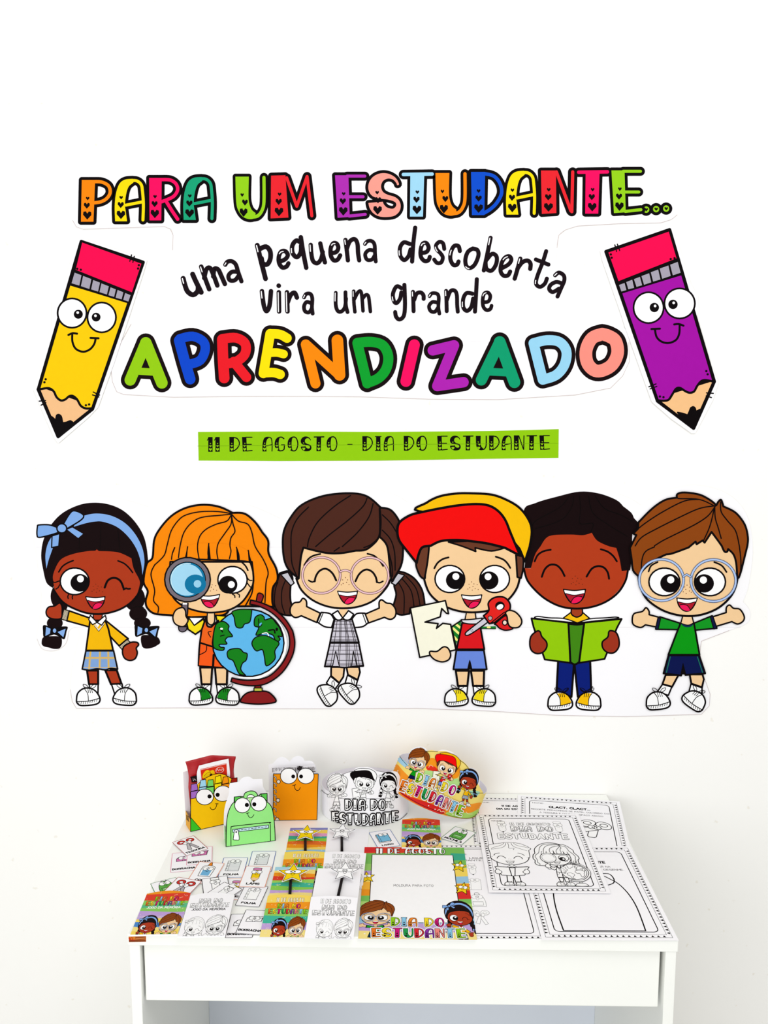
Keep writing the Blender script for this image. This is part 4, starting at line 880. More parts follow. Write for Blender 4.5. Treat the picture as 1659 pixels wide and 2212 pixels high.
# sticker on the front edge
st = Art(lambda x, y, off: on_plane(x, y, Vector((0, FY-off, 0)), Vector((0, -1, 0))), z0=0.0002)
st.crop(260, 1960, 7.541); st.g = 'sticker'
st.fill('132,478* 418,470* 420,560* 140,566*', 'c4692c', False); st.fill('134,480* 240,478* 242,520* 140,528*', 'e0882c', False)
st.fill('140,535* 410,535* 412,556* 142,560*', '7c3a1c', False)
text(st, 'KL', 150, 492, 42, 2.4, 'd02318', 1.2, 3); st.line('135,508 158,508', 8, 'd02318'); st.line('250,492 400,482', 6, '5a2a16'); st.line('255,515 395,500', 5, 'e8b070'); st.line('255,528 395,518', 4, '5a2a16')
for o in st.build(desk): o['label'] = 'small orange and red sticker reading KL'

# ------------------------------------------------------------------ paper things lying on the desk
CD = {1: (380, 1600, 6.9125), 2: (560, 1600, 4.8794), 3: (840, 1590, 7.213), 4: (270, 1780, 5.0273), 5: (560, 1770, 6.3808), 6: (760, 1750, 5.53), 7: (1010, 1690, 4.74), 8: (1130, 1780, 4.4838)}
def fit(corners, c, h, inset=0.0, tilt=0.0):
    """rectangle on the desk at height h that best fits four traced corners (tl, tr, br, bl)"""
    x0, y0, k = CD[c]; q = [desk_surf(x0+x/k, y0+y/k, h+(tilt if i < 2 else 0)) for i, (x, y) in enumerate(corners)]
    for v in q: v.z = DESK_H+h
    cen = sum(q, Vector((0, 0, 0)))/4; ex = (q[1]-q[0]+q[2]-q[3])/2; ey = (q[3]-q[0]+q[2]-q[1])/2
    W, H = ex.length+2*inset, ey.length+2*inset
    n = Vector((ex.y, -ex.x, 0)).normalized()
    if n.dot(ey) < 0: n = -n
    a = (ex.normalized()+Vector((-n.y, n.x, 0)).normalized()*0).normalized()
    b = ey.normalized(); perp = Vector((-b.y, b.x, 0))
    if perp.dot(a) < 0: perp = -perp
    a = (a+perp).normalized(); b = Vector((-a.y, a.x, 0))
    if b.dot(ey) < 0: b = -b
    return cen-a*W/2-b*H/2, a, b, W, H
class Sheet:
    """a card: drawing units are hundredths of its width, y down"""
    def __init__(s, name, label, cat, corners, c, lev, colour=None, border=None, group=None, r=4, thick=0.00035, arch=0, inset=0.0, bw=False, lw=1.0, tilt=0.0):
        h = 0.0004+lev*0.0008
        s.o, s.a, s.b, W, H = fit(corners, c, h, inset, tilt); s.W = W; s.k = W/100.0; s.H = H/s.k
        up = Vector((0, 0, 1))
        s.surf = lambda x, y, off: s.o+s.a*(x*s.k)+s.b*(y*s.k)+up*(off+tilt*(1-y/s.H))
        out = rr(0, 0, 100, s.H, max(r, 0.01))
        if arch:
            out = [(x, y) for x, y in out if y > s.H/2]+[(0, 0)]+[(100*i/12.0, -arch*math.sin(math.pi*i/12)) for i in range(1, 12)]+[(100, 0)]
        s.out = out
        cen = s.surf(50, s.H/2, 0)
        s.root = slab(name, out, s.surf, 0, thick, M_CARD, None, cen)
        tag(s.root, label, cat, group)
        s.A = Art(s.surf, z0=thick+0.00008, dz=1.2e-5, bw=bw, lw=lw); s.A.clip = [(0, 0)]+[(100*i/12.0, -arch*math.sin(math.pi*i/12)) for i in range(1, 12)]+[(100, 0), (100, s.H), (0, s.H)] if arch else [(0, 0), (100, 0), (100, s.H), (0, s.H)]
        if border: s.A.line(rr(1.2, 1.2, 98.8, s.H-1.2, max(r-1, .5)), 2.4, border, True, False, raw=True)
    def done(s, name='print'):
        s.A.g = name if s.A.g == 'print' else s.A.g
        return s.A.build(s.root)
def faces(A, x, y, r, pr=None, gap=0.98, smile=True):
    for d in (-1, 1):
        A.ell(x+d*r*gap, y, r, r*0.9, 'fdfcfb', 1.6); A.ell(x+d*r*0.45, y+r*.05, r*0.2, r*0.2, K, 0)
    if smile: A.line([(x-r*.5, y+r*1.05), (x-r*.2, y+r*1.5), (x+r*.3, y+r*1.5), (x+r*.5, y+r*1.1)], 1.6)
def icon(A, kind, x, y, s, st=1.35, rot=0):
    A.place(x, y, s/60.0, s/60.0*st, rot)
    if kind == 'scissors':
        A.place(0, 0, 1, 1, 0)
        A.shape('-4,-2* 8,-6* 26,34* 14,38*', 'b9b4b8', 2, False); A.shape('4,-6* -8,-2* -22,30* -8,36*', 'c8c3c6', 2, False)
        for d in (-1, 1): A.ell(d*20, -22, 17, 12, 'd3322c', 2); A.ell(d*20, -22, 8, 5, 'fdfcfb', 1.6)
        faces(A, 0, -10, 9, smile=False); A.pop()
    elif kind == 'eraser':
        A.shape('-30,-4* -20,-14* 34,-16* 30,-8* 28,8* -30,12*', 'e07cb8', 2, False); A.line('-30,-4 28,-8 34,-16', 1.6, smooth=False); A.line('28,-8 28,8', 1.6, smooth=False); faces(A, -2, -6, 10.5)
    elif kind == 'glue':
        A.shape('-8,-26* 8,-26* 3,-42 -3,-42', 'f48a22', 2); A.shape('-24,-16 -10,-26* 10,-26* 24,-16 22,30* -22,30*', 'fdfcfb', 2); A.fill('-17,-6* 17,-6* 16,26* -16,26*', '74b6e0', False); faces(A, 0, -10, 10)
    elif kind == 'sheet':
        A.shape('-26,-26* 26,-26* 24,32* -28,32*', 'eef0f2', 1.6, False); A.line('-16,-26 -18,32', 1.2, smooth=False)
        for yy in range(-6, 30, 6): A.line([(-15, yy), (23, yy)], 0.7, 'b9bcc4')
        A.dots('-22,-12 -23,4 -24,20', 2.2); faces(A, 2, -24, 9.5)
    elif kind == 'pencil':
        A.shape('-15,-34 15,-34* 15,-22* -15,-22*', 'd889b8', 2); A.shape('-15,-22* 15,-22* 15,22* 0,40* -15,22*', 'fbd20c', 2, False); A.fill('-15,22* -5,16* 5,20* 15,16* 15,22* 0,40*', 'f6cf9a', False); A.fill('-5,33* 5,33* 0,40*', K, False); faces(A, 0, -12, 10)
    elif kind == 'pack':
        A.shape('-28,32* -28,5 -18,-20 0,-28 18,-20 28,5 28,32*', '5fb04a', 2.2); A.line('-10,-26 -6,-36 6,-36 10,-26', 3); A.shape('-19,8* 19,8* 19,26* -19,26*', '6fc158', 1.8, False); A.line('-16,13 16,13', 2.4, 'fdfcfb'); A.line('-16,13 16,13', 0.8); faces(A, 0, -16, 10.5)
    elif kind == 'book':
        A.shape('-26,-22* 26,-22* 26,28* -26,28*', '7cc3e6', 2.2, False); A.line('-17,-22 -17,28', 1.6, smooth=False); A.line('-30,-16* -30,34* 20,34* 26,28*', 2, smooth=False); A.line('-26,-22* -30,-16*', 2, smooth=False); faces(A, 4, -18, 10)
    elif kind == 'star':
        p = [(math.sin(math.pi*i/5)*(36 if i % 2 == 0 else 16), -math.cos(math.pi*i/5)*(36 if i % 2 == 0 else 16)) for i in range(10)]
        A.shape(p, 'fbd40e', 2.2, False); faces(A, 0, -7, 9)
    A.pop()
RB = ['f59a1e', 'e2402a', '8ccf62', '43b99a', 'c3a4dc', 'fbdc62', 'fbb83a', '4b8ad0', '9ccbe8', 'fbe58c']
def rainbow(A, x0, y0, x1, y1, cols, amp=2.0, seed=1, doodle=True, ph=0.0):
    rnd = random.Random(seed); n = len(cols); N = 14
    def wave(i, x):
        if i == 0: return y0
        if i == n: return y1
        return y0+(y1-y0)*i/n+amp*math.sin(3.1*(x-x0)/(x1-x0)+i*1.9+ph)
    l = A.next()
    for i in range(n):
        for j in range(N):
            xa, xb = x0+(x1-x0)*j/N, x0+(x1-x0)*(j+1)/N
            A.emit([[(xa, wave(i, xa)), (xb, wave(i, xb)), (xb, wave(i+1, xb)), (xa, wave(i+1, xa))]], cols[i], l)
    if doodle:
        l = A.next(); u = (x1-x0)/100.0
        for k in range(int(26*(y1-y0)/(x1-x0))+6):
            x, y = rnd.uniform(x0+2*u, x1-2*u), rnd.uniform(y0+2*u, y1-2*u); r = u*rnd.uniform(.5, 1.0)
            A.emit([[(x+r*math.cos(a), y+r*math.sin(a)) for a in [6.283*i/6 for i in range(6)]]], 'fdf4e8', l)
        for k in range(int(9*(y1-y0)/(x1-x0))+3):
            x, y = rnd.uniform(x0+6*u, x1-6*u), rnd.uniform(y0+3*u, y1-3*u); r = 3.2*u; t = rnd.randrange(3)
            if t == 0: A.ell(x, y, r, r*.6, None, .5*u, rnd.uniform(0, 90), 'fbe9cc', 10)
            elif t == 1: A.line([(x-r, y+r*.6), (x+r, y-r*.8)], 1.3*u, 'f8dfb8')
            else: A.line([(x, y-r), (x, y+r)], .5*u, 'fbe9cc'); A.line([(x-r, y), (x+r, y+.3*r)], .5*u, 'fbe9cc')
DD = ['97d41a', '8fd0f2', 'f58a2a', 'fbdf2a', 'd4117a', 'f47a1c', 'fbdf2a', 'd4117a', '1f9f4c', 'e02430', '8a2fa8', 'f58a80', '8fd0f2', '97d41a']
def dia(A, x, y, w, bw=False, both=True, out=None, halo=0, lines=(1, 1)):
    """DIA DO over ESTUDANTE, centred on x, total width w"""
    h = w*0.155; o = h*0.075 if out is None else out; c = [WHITE] if bw else DD
    fancy_text(A, 'DIA DO', x, y, h, c[:5], o, sx=1.0, gap=12, align='c', halo=halo)
    fancy_text(A, 'ESTUDANTE', x, y+h*1.22, h, c[5:] if not bw else c, o, width=w, gap=12, align='c', halo=halo)
def kid_one(B, fn, **kw):
    """draws a child as one printed piece"""
    g = B.g; keep = part; globals()['part'] = lambda A, n: None
    fn(B, **kw); globals()['part'] = keep; B.g = g
def two_heads(A, x, y, w, H, bw=False, clip=None):
    """the braided girl and the boy with eyeglasses, heads side by side; y: top of the heads"""
    k = w/520.0; ob, ol = A.bw, A.lw; A.bw = bw; A.lw = 0.8 if bw else 0.9
    A.place(x, y, k, H/262.0, 0, 60, 1080)
    kid_glasses_shift = 250
    A.place(kid_glasses_shift-1340+60, -2, 1, 1); A.g = 'printed_child'; kid_one(A, kid_glasses, legs=False); A.pop(); A.g = 'printed_child#2'; kid_one(A, kid_braids); A.pop()
    A.bw, A.lw = ob, ol; A.g = 'print'
def titles(A, H, bw, rows, out=0.8):
    """rows of (text, x centre, top, height, width, palette start); tops and heights as fractions of the sheet"""
    for t, xc, y, h, w, p in rows:
        if p == 'sub': text(A, t, xc, y*H, h*H, 2.0, K if bw else 'fdfcfb', align='c', width=w)
        elif p is None: fancy_text(A, t, xc, y*H, h*H, ['fdf4e0' if not bw else WHITE], out*.8, None, width=w, gap=15, align='c')
        else: fancy_text(A, t, xc, y*H, h*H, [WHITE] if bw else DD[p:], out, K, width=w, gap=13, align='c')
def cover(S, bw=False):
    A = S.A; H = S.H
    if not bw: rainbow(A, 0, -13, 100, S.H, ['f59a1e', 'e2402a', 'e2402a', '8ccf62', '5cc08a', '8ccf62', 'c3a4dc', 'c8b0e0', 'fbdc62', '4b8ad0', 'fbe58c', 'fbdc62'], 2.8, 3)
    titles(A, H, bw, (('DIA DO', 50, .085, .105, 52, 0), ('ESTUDANTE', 50, .205, .105, 86, 5), ('JOGO DA MEMÓRIA', 50, .335, .05, 74, 'sub')))
    two_heads(A, 3, H*.535, 94, H*.46, bw)
# memory cards
def mcard(label, corners, c, lev, kind, word, border, bw=False, ys=0.40, sz=0.60):
    S = Sheet('memory_card', label, 'card', corners, c, lev, border=border, group='memory game picture cards on the desk', bw=bw, r=5)
    icon(S.A, kind, 50, S.H*ys, 100*sz); text(S.A, word, 50, S.H*0.81, 11, 2.9, K, min(1.15, 78/(len(word)*9.6)), 2.6, 'c'); S.done(); return S
GREEN, RED, PINK, ORG, BLU, BLK = '4c8a4a', 'b04a3a', 'f0a0b8', 'f0946a', '2c5aa8', '1a1416'
mcard('pink-edged BORRACHA card partly under the TESOURA card, at the left edge of the desk', [(502, 318), (775, 300), (792, 508), (500, 525)], 4, 0, 'eraser', 'BORRACHA', PINK, ys=.36)
mcard('pink-edged BORRACHA card lying over its twin, below the red-edged TESOURA card', [(678, 262), (955, 243), (942, 425), (664, 455)], 4, 1, 'eraser', 'BORRACHA', PINK, ys=.4)
mcard('red-edged TESOURA card with red scissors, tilted, nearest to the crayon box', [(512, 200), (748, 125), (905, 268), (665, 350)], 4, 2, 'scissors', 'TESOURA', RED)
mcard('blue-edged FOLHA card beside the glue card, left of its twin', [(1060, 368), (1330, 365), (1288, 590), (1018, 575)], 4, 0, 'sheet', 'FOLHA', BLU)
mcard('blue-edged FOLHA card whose lower edge hides under the pencil card', [(1372, 295), (1637, 295), (1600, 525), (1332, 515)], 4, 0, 'sheet', 'FOLHA', BLU)
mcard('orange-edged card with a blue glue bottle', [(800, 405), (1058, 432), (970, 665), (680, 628)], 4, 2, 'glue', 'COLA', ORG)
mcard('orange-edged LÁPIS card mostly hidden under other cards, only the pencil eraser and IS showing', [(1080, 590), (1340, 600), (1305, 832), (1035, 820)], 4, 0, 'pencil', 'LÁPIS', ORG)
mcard('uncoloured black-edged FOLHA card under the yellow pencil card', [(1310, 665), (1555, 678), (1462, 905), (1185, 885)], 4, 1, 'sheet', 'FOLHA', BLK, True)
mcard('orange-edged LÁPIS card with a yellow pencil, lying on top', [(1315, 455), (1585, 465), (1528, 692), (1235, 680)], 4, 3, 'pencil', 'LÁPIS', ORG)
mcard('uncoloured black-edged pencil card under a tilted twin', [(825, 598), (1095, 565), (1165, 750), (858, 775)], 4, 3, 'pencil', 'LÁPIS', BLK, True)
mcard('uncoloured black-edged pencil card turned sideways, lying over its twin', [(1080, 628), (1277, 712), (1070, 850), (865, 768)], 4, 4, 'pencil', 'LÁPIS', BLK, True)
mcard('green-edged backpack card half hidden behind the colourful memory game pack', [(272, 650), (545, 580), (650, 735), (350, 800)], 4, 1, 'pack', 'MOCHILA', GREEN)
mcard('red-edged scissors card half hidden behind the colourful memory game pack', [(588, 577), (828, 622), (630, 850), (340, 800)], 4, 3, 'scissors', 'TESOURA', RED)
mcard('uncoloured black-edged BORRACHA card at the front edge, under its twin', [(1150, 980), (1440, 978), (1385, 1238), (1085, 1240)], 4, 0, 'eraser', 'BORRACHA', BLK, True)
mcard('uncoloured black-edged BORRACHA card at the front edge, on top', [(1315, 932), (1590, 945), (1480, 1208), (1195, 1188)], 4, 2, 'eraser', 'BORRACHA', BLK, True)
mcard('blue-edged LIVRO card with a blue book, left of the small memory game pack', [(205, 268), (455, 232), (585, 425), (310, 465)], 6, 1, 'book', 'LIVRO', '5a7cb8')
mcard('green-edged MOCHILA card with a green backpack, right of the small memory game pack', [(1235, 195), (1470, 265), (1325, 432), (1065, 330)], 6, 1, 'pack', 'MOCHILA', GREEN)

# memory game packs
S = Sheet('memory_game_pack', 'colourful DIA DO ESTUDANTE memory game pack at the front left corner of the desk', 'card pack', [(222, 772), (700, 768), (585, 1222), (82, 1208)], 4, 4, r=0, thick=0.003, arch=12); cover(S); S.done()
S = Sheet('memory_game_pack', 'uncoloured white DIA DO ESTUDANTE memory game pack at the front edge of the desk', 'card pack', [(700, 792), (1172, 790), (1105, 1235), (587, 1230)], 4, 6, r=0, thick=0.003, arch=12, bw=True); cover(S, True); S.done()
S = Sheet('memory_game_pack', 'small colourful memory game pack between the LIVRO and MOCHILA cards', 'card pack', [(600, 128), (1052, 132), (1070, 470), (598, 458)], 6, 3, r=0, thick=0.003, arch=9); cover(S); S.done()

# photo frame
S = Sheet('photo_frame', 'colourful paper photo frame with white centre reading MOLDURA PARA FOTO', 'photo frame', [(182, 452), (1335, 448), (1498, 1550), (40, 1545)], 6, 1, r=0, thick=0.0008)
A = S.A; H = S.H
rainbow(A, 0, 0, 100, H, ['e2402a', '7cc35c', '7cc35c', '9ad06a', 'c3a4dc', 'fbdc62', 'fbb83a', 'f59a1e', '7cc35c', 'b4dd7a', 'f6e07c', '9ccbe8', 'c3a4dc', 'fbe58c'], 1.2, 8)
for a, b, c in ((10, 22, '3fb08f'), (36, 50, 'fbdc62'), (50, 60, '9ccbe8'), (62, 72, 'f59a1e'), (72, 84, 'de2c2c')): A.fill([(86, H*a/140, 1), (100, H*a/140-1, 1), (100, H*b/140, 1), (86, H*b/140+1, 1)], c, False)
A.fill([(62, 0, 1), (100, 0, 1), (100, 12, 1), (70, 10, 1)], '7cc35c', False); A.fill([(0, 0, 1), (20, 0, 1), (12, 9, 1), (0, 10, 1)], 'de2c2c', False)
A.fill([(8, 15, 1), (88, 15, 1), (88, H*0.845, 1), (8, H*0.845, 1)], 'fdfcfb', False); A.line([(8, 15, 1), (88, 15, 1), (88, H*0.845, 1), (8, H*0.845, 1)], .7, K, True, False)
fancy_text(A, '11 DE AGOSTO', 46, 2.6, 10.5, ['fdfcfb'], 0.8, None, width=69, gap=16, align='c')
text(A, 'MOLDURA PARA FOTO', 48, H*0.45, 3.4, 1.3, '2a2426', align='c', width=37)
icon(A, 'star', 4.5, H*0.37, 13, 1.35, -8); icon(A, 'star', 93, H*0.235, 14, 1.3, 12); icon(A, 'star', 93.5, H*0.49, 14, 1.3, 12)
A.lw = 0.9; A.place(-1, H*0.62, 0.125, 0.25*H/268, 0, 1363, 1062); A.g = 'printed_child'; kid_one(A, kid_glasses, legs=False); A.pop()
A.place(73, H*0.62, 0.113, 0.25*H/240, 0, 78, 1085); A.g = 'printed_child#2'; kid_one(A, kid_braids); A.pop(); A.g = 'print'
dia_h = 13
fancy_text(A, 'DIA DO', 50.5, H*.80, H*.082, DD[:5], .5, width=46, gap=14, align='c', halo=.7)
fancy_text(A, 'ESTUDANTE', 51, H*.902, H*.084, DD[5:], .5, width=80, gap=12, align='c', halo=1.0)
S.done()

# pen holders with star wands
def holder(corners, c, lev, colour, label, wlabel, star, straw_top, straw_bot, bend=0, tilt=0.0):
    S = Sheet('wand_holder', label, 'card holder', corners, c, lev, r=0, thick=0.0005, bw=not colour, tilt=tilt)
    A = S.A; H = S.H; S.A.g = 'back_print'
    if colour: rainbow(A, 0, 0, 100, H*.5, colour[0], 3.0, colour[1]); A.fill([(0, H*.5-1, 1), (100, H*.5-1, 1), (100, H, 1), (0, H, 1)], 'fbe58c', False)
    S.A.build(S.root)
    v0 = H*0.49; lift = 0.0092; k = S.k; base = 0.0007
    def psurf(x, y, off):
        t = max(0.0, min(1.0, (H-y)/(H-v0+6))); return S.surf(x, y, base+lift*t+off)
    arch = [(100*i/10.0, v0+4-5*math.sin(math.pi*i/10)) for i in range(11)]
    p = slab('pocket', arch+[(100, H-.2), (0, H-.2)], psurf, 0, 0.0003, M_CARD, S.root, None)
    B = Art(psurf, z0=0.0004, dz=1.2e-5, bw=not colour); B.clip = [(0, v0-4), (100, v0-4), (100, H), (0, H)]; B.g = 'pocket_print'
    if colour:
        rainbow(B, 0, v0+4, 100, H, [RB[i] for i in colour[2]], 2.0, colour[1]+5)
        B.fill([(x, y) for x, y in arch]+[(100, v0+6), (0, v0+6)], RB[colour[2][0]], False)
    titles(B, H, not colour, (('11 DE AGOSTO', 54, .53, .052, 64, None), ('DIA DO', 53, .605, .055, 52, 0), ('ESTUDANTE', 52, .672, .058, 88, 5)))
    two_heads(B, 17, H*.775, 78, H*.225, not colour)
    B.build(p)
    # the wand
    x0, y0, kk = CD[c]
    z = 0.0038
    ty, by = (corners[0][1]+corners[1][1])/2.0, (corners[2][1]+corners[3][1])/2.0
    hz = lambda y: 0.0004+lev*0.0008+tilt*(1-(y-ty)/(by-ty))
    P0 = desk_surf(x0+straw_top[0]/kk, y0+straw_top[1]/kk, z+hz(straw_top[1])); P1 = desk_surf(x0+straw_bot[0]/kk, y0+straw_bot[1]/kk, z+hz(straw_bot[1]))
    d = (P1-P0).normalized(); P1 = P1+d*0.012; r = 0.0028
    cen = star[0]; sroot = empty('star_wand', P0); tag(sroot, wlabel, 'wand')
    side = d.cross(Vector((0, 0, 1))).normalized(); vs, fs = [], []; n = 12
    PM = (P0*0.5+P1*0.5)+side*bend
    for j, q in enumerate((P0-d*0.012, P0, PM, P1)):
        for i in range(n): a = 6.28318*i/n; vs.append(q+side*(r*math.cos(a))+Vector((0, 0, 1))*(r*math.sin(a)))
    for j in range(3):
        for i in range(n): fs.append((j*n+i, j*n+(i+1) % n, (j+1)*n+(i+1) % n, (j+1)*n+i))
    fs += [tuple(range(n))[::-1], tuple(range(3*n, 4*n))]
    stick = mesh_obj('stick', vs, fs, [mat('120c10', 0.4)], None, sroot, None, False)
    for pl in stick.data.polygons: pl.use_smooth = len(pl.vertices) == 4
    # star, tilted up a little, standing on the stick's end
    ce = desk_surf(x0+cen[0]/kk, y0+cen[1]/kk, 0.0105+hz(cen[1])); R = star[1]; rot = math.radians(star[2]); til = math.radians(7)
    ax = Vector((math.cos(rot), -math.sin(rot), 0)); ay = Vector((math.sin(rot)*-1, -math.cos(rot), 0)).normalized()
    ayt = (ay*math.cos(til)-Vector((0, 0, 1))*math.sin(til)).normalized(); nn = ayt.cross(ax); nn = nn if nn.z > 0 else -nn
    ssurf = lambda x, y, off: ce+ax*(x*R/36)+ayt*(y*R/36)+nn*off
    pts = [(math.sin(math.pi*i/5)*(40 if i % 2 == 0 else 19), -math.cos(math.pi*i/5)*(40 if i % 2 == 0 else 19)) for i in range(10)]
    so = slab('star', pts, ssurf, 0, 0.0006, M_CARD, sroot, None)
    C = Art(ssurf, z0=0.0008, dz=1.2e-5, bw=not colour); C.g = 'star_print'
    p2 = [(math.sin(math.pi*i/5)*(36 if i % 2 == 0 else 16), -math.cos(math.pi*i/5)*(36 if i % 2 == 0 else 16)) for i in range(10)]
    C.fill(p2, 'fbd80c', False); C.line(p2, 1.2, K, True, False, raw=True)
    for dd in (-1, 1):
        C.ell(dd*9.5, -5, 10, 6.5, 'fdfcfb', 1.0); C.ell(dd*4.5, -5, 1.9, 1.9, K)
        C.line([(dd*2, -7.5), (dd*7, -4)], .8)
    C.ell(0, 4, 4, 3.6, 'fbd80c', 1.0); C.build(so)
holder([(400, 118), (948, 123), (850, 950), (302, 950)], 5, 0, (['8a8fd0', 'fbdc62', 'e6a0cc', '3fb08f', '8ccf42', 'e8702a', 'f59a1e', 'fbd860', '9ccbe8', '4b70c0'], 4, [5, 0, 2, 3, 2]), 'colourful rainbow wand holder card in the back row', 'yellow star wand in the back row of holders', ((648, 190), 0.0285, 0), (635, 280), (636, 480))
holder([(940, 120), (1515, 140), (1428, 965), (838, 950)], 5, 0, None, 'plain white wand holder card in the back row', 'uncoloured white star wand in the back row of holders', ((1140, 172), 0.0285, 2), (1138, 240), (1140, 480))
holder([(188, 657), (780, 665), (640, 1640), (48, 1622)], 5, 3, (['a8d8e8', 'fbe07a', 'f59a1e', 'e2402a', '9ad45c', '43b99a', '8ccf52', 'c8a4dc', 'fbe58c', '4b80d0'], 9, [5, 0, 2, 3, 4, 9]), 'colourful rainbow wand holder card at the front edge', 'yellow star wand in the front row of holders', ((463, 745), 0.0290, -2), (433, 850), (418, 1120), 0, 0.010)
holder([(785, 665), (1385, 700), (1325, 1655), (645, 1645)], 5, 6, None, 'plain white wand holder card at the front edge', 'uncoloured white star wand with slanting stick, front row of holders', ((1180, 722), 0.0285, 0), (1140, 820), (1068, 1150), 0, 0.010)

# A4 activity sheets
def a4(label, corners, c, lev, draw, inset=0.008):
    S = Sheet('activity_sheet', label, 'sheet of paper', corners, c, lev, r=0, thick=0.0002, inset=inset, bw=True, group='uncoloured activity sheets at the right of the desk')
    A = S.A; H = S.H; m = inset/S.k
    for e in (0, 3.6): A.line([(m+e, m+e, 1), (100-m-e, m+e, 1), (100-m-e, H-m-e, 1), (m+e, H-m-e, 1)], .28, '8a8286', True, False)
    l = A.next(); nx = 20; ny = 30
    for i in range(nx):
        x = m+3.6+(100-2*m-7.2)*(i+.5)/nx; A.emit([[(x-1.2, m+.5), (x+1.2, m+.5), (x, m+3)], [(x-1.2, H-m-.6), (x+1.2, H-m-.6), (x, H-m-3.0)]], K, l)
    for i in range(ny):
        y = m+3.6+(H-2*m-7.2)*(i+.5)/ny; A.emit([[(m+.5, y-1.2), (m+3, y), (m+.5, y+1.2)], [(100-m-.5, y-1.2), (100-m-3, y), (100-m-.5, y+1.2)]], K, l)
    A.line(rr(m+8, m+7, 100-m-8, H-m-7, 4), .75, K, True, False)
    draw(A, m, H); S.done(); return S
def nome(A, m): text(A, 'NOME:', m+11, m+11, 1.8, 1.3, '5a5456', 1.5); A.line([(m+22, m+13), (100-m-12, m+13)], .2, '9a9496')
def d_cover(A, m, H):
    nome(A, m); fancy_text(A, '11 DE AGOSTO', 50, .135*H, 4.6, [WHITE], .3, None, width=38, gap=15, align='c')
    fancy_text(A, 'DIA DO', 50.5, .185*H, 10, [WHITE], .55, K, width=39, gap=14, align='c')
    for x in (23, 76): A.lw = .6; icon(A, 'pencil', x, .19*H, 13)
    A.lw = 1
    cx = 18.0
    for i, c in enumerate('ESTUDANTE'):
        wd, stt = glyph(c); A.place(cx, .292*H-(1.2 if i in (3, 7) else 0), .68, .86)
        for q in stt: A.line(q, 3.8, K, raw=True)
        for q in stt: A.line(q, 2.6, WHITE, raw=True)
        A.pop(); cx += (wd+3.9)*.68
    A.lw = 1.15
    A.place(6.5, H*0.405, 0.152, 0.156, 0, 1132, 1062); A.g = 'printed_child'; kid_one(A, kid_book); A.pop()
    A.place(44, H*0.405, 0.140, 0.170, 0, 310, 1090); A.g = 'printed_child#2'; kid_one(A, kid_lens); A.pop(); A.g = 'print'; A.lw = 1
def d_eleven(A, m, H):
    nome(A, m); text(A, '11 DE AGOSTO', 50, m+18, 3.4, 2.8, K, align='c', width=30); text(A, 'DIA DO ESTUDANTE', 50, m+25, 3.4, 2.8, K, align='c', width=42)
def d_clact(A, m, H):
    nome(A, m); text(A, 'CLACT, CLACT...', 50, m+17, 3.6, 2.8, K, align='c', width=39); text(A, 'RECORTE PEDACINHOS DE PAPEL COLORIDO COM', 51, m+24.5, 2.2, 1.3, '5a5456', align='c', width=76); text(A, 'A TESOURA E COLE NO ESPAÇO ABAIXO', 51, m+30.5, 2.2, 1.3, '5a5456', align='c', width=60)
    A.place(72, .38*H, .40, .52, 12)
    A.shape('-12,8* 8,8* 8,34* 4,38* -8,38* -12,34*', 'ffffff', 1.8); A.shape('-4,-4* 6,8* -46,34 -52,24', 'ffffff', 1.8)
    for d in (-1, 1): A.ell(d*19-2, -12, 19, 13, 'ffffff', 1.8, d*18); A.ell(d*19-2, -13, 9, 5.5, 'ffffff', 1.8)
    for x in (-9, 5): A.ell(x, 0, 8, 6.5, 'ffffff', 1.8); A.ell(x+(2 if x < 0 else -2), 0, 2.2, 2.2, K)
    A.pop()
def d_ligue(A, m, H):
    text(A, 'NOME:', 36, .105*H, 2, 1.3, '5a5456', 1.4); A.line([(46, .12*H), (88, .12*H)], .2, '9a9496')
    text(A, 'LIGUE OS OBJETOS AO', 49, .15*H, 2.4, 1.3, '4a4446', 1.5); text(A, 'ESTUDANTE:', 61, .178*H, 2.4, 1.3, '4a4446', 1.5, align='r')
    for i, k in enumerate(('pencil', 'sheet', 'pack', 'scissors')):
        A.lw = .5; icon(A, k, 50, (.29+.17*i)*H, (12, 13, 14, 13)[i])
    A.lw = 1
def d_pack(A, m, H):
    A.line([(m+22, m+13), (100-m-12, m+13)], .2, '9a9496')
    text(A, '11 DE AGOSTO', 50, .145*H, 3.4, 2.8, K, align='c', width=28); text(A, 'DIA DO ESTUDANTE', 50, .19*H, 3.4, 2.8, K, align='c', width=42)
    text(A, 'O QUE DEVEMOS LEVAR NA', 52, .245*H, 2.4, 1.3, '4a4446', align='c', width=44); text(A, 'MOCHILA DO ESTUDANTE? DESENHE.', 51, .28*H, 2.4, 1.3, '4a4446', align='c', width=66)
    b = .915*H
    A.line([(18, b, 1), (17.5, .70*H), (20, .52*H), (26, .42*H), (37, .355*H), (50, .33*H), (63, .35*H), (70, .40*H), (75, .455*H), (79, .56*H), (80.5, .70*H), (79, b, 1)], 1.0)
    A.line([(18, b), (79, b)], 1.0); A.line([(62, .335*H), (70, .335*H), (72.5, .385*H), (71, .435*H), (66, .46*H)], 1.0); A.arc(50, .505*H, 3.2, 2.2, 20, 160, .9)
a4('white activity sheet headed 11 DE AGOSTO, partly hidden behind the colourful headband', [(95, 196), (952, 140), (1010, 640), (0, 640)], 7, 0, d_eleven, 0.0)
a4('white activity sheet headed CLACT, CLACT with large scissors drawing', [(575, 145), (1535, 215), (1690, 1010), (520, 960)], 7, 1, d_clact)
a4('white matching activity sheet with pencil, notebook, backpack and scissors outlines', [(-515, 650), (540, 645), (785, 1600), (-455, 1600)], 7, 0, d_ligue, 0.0)
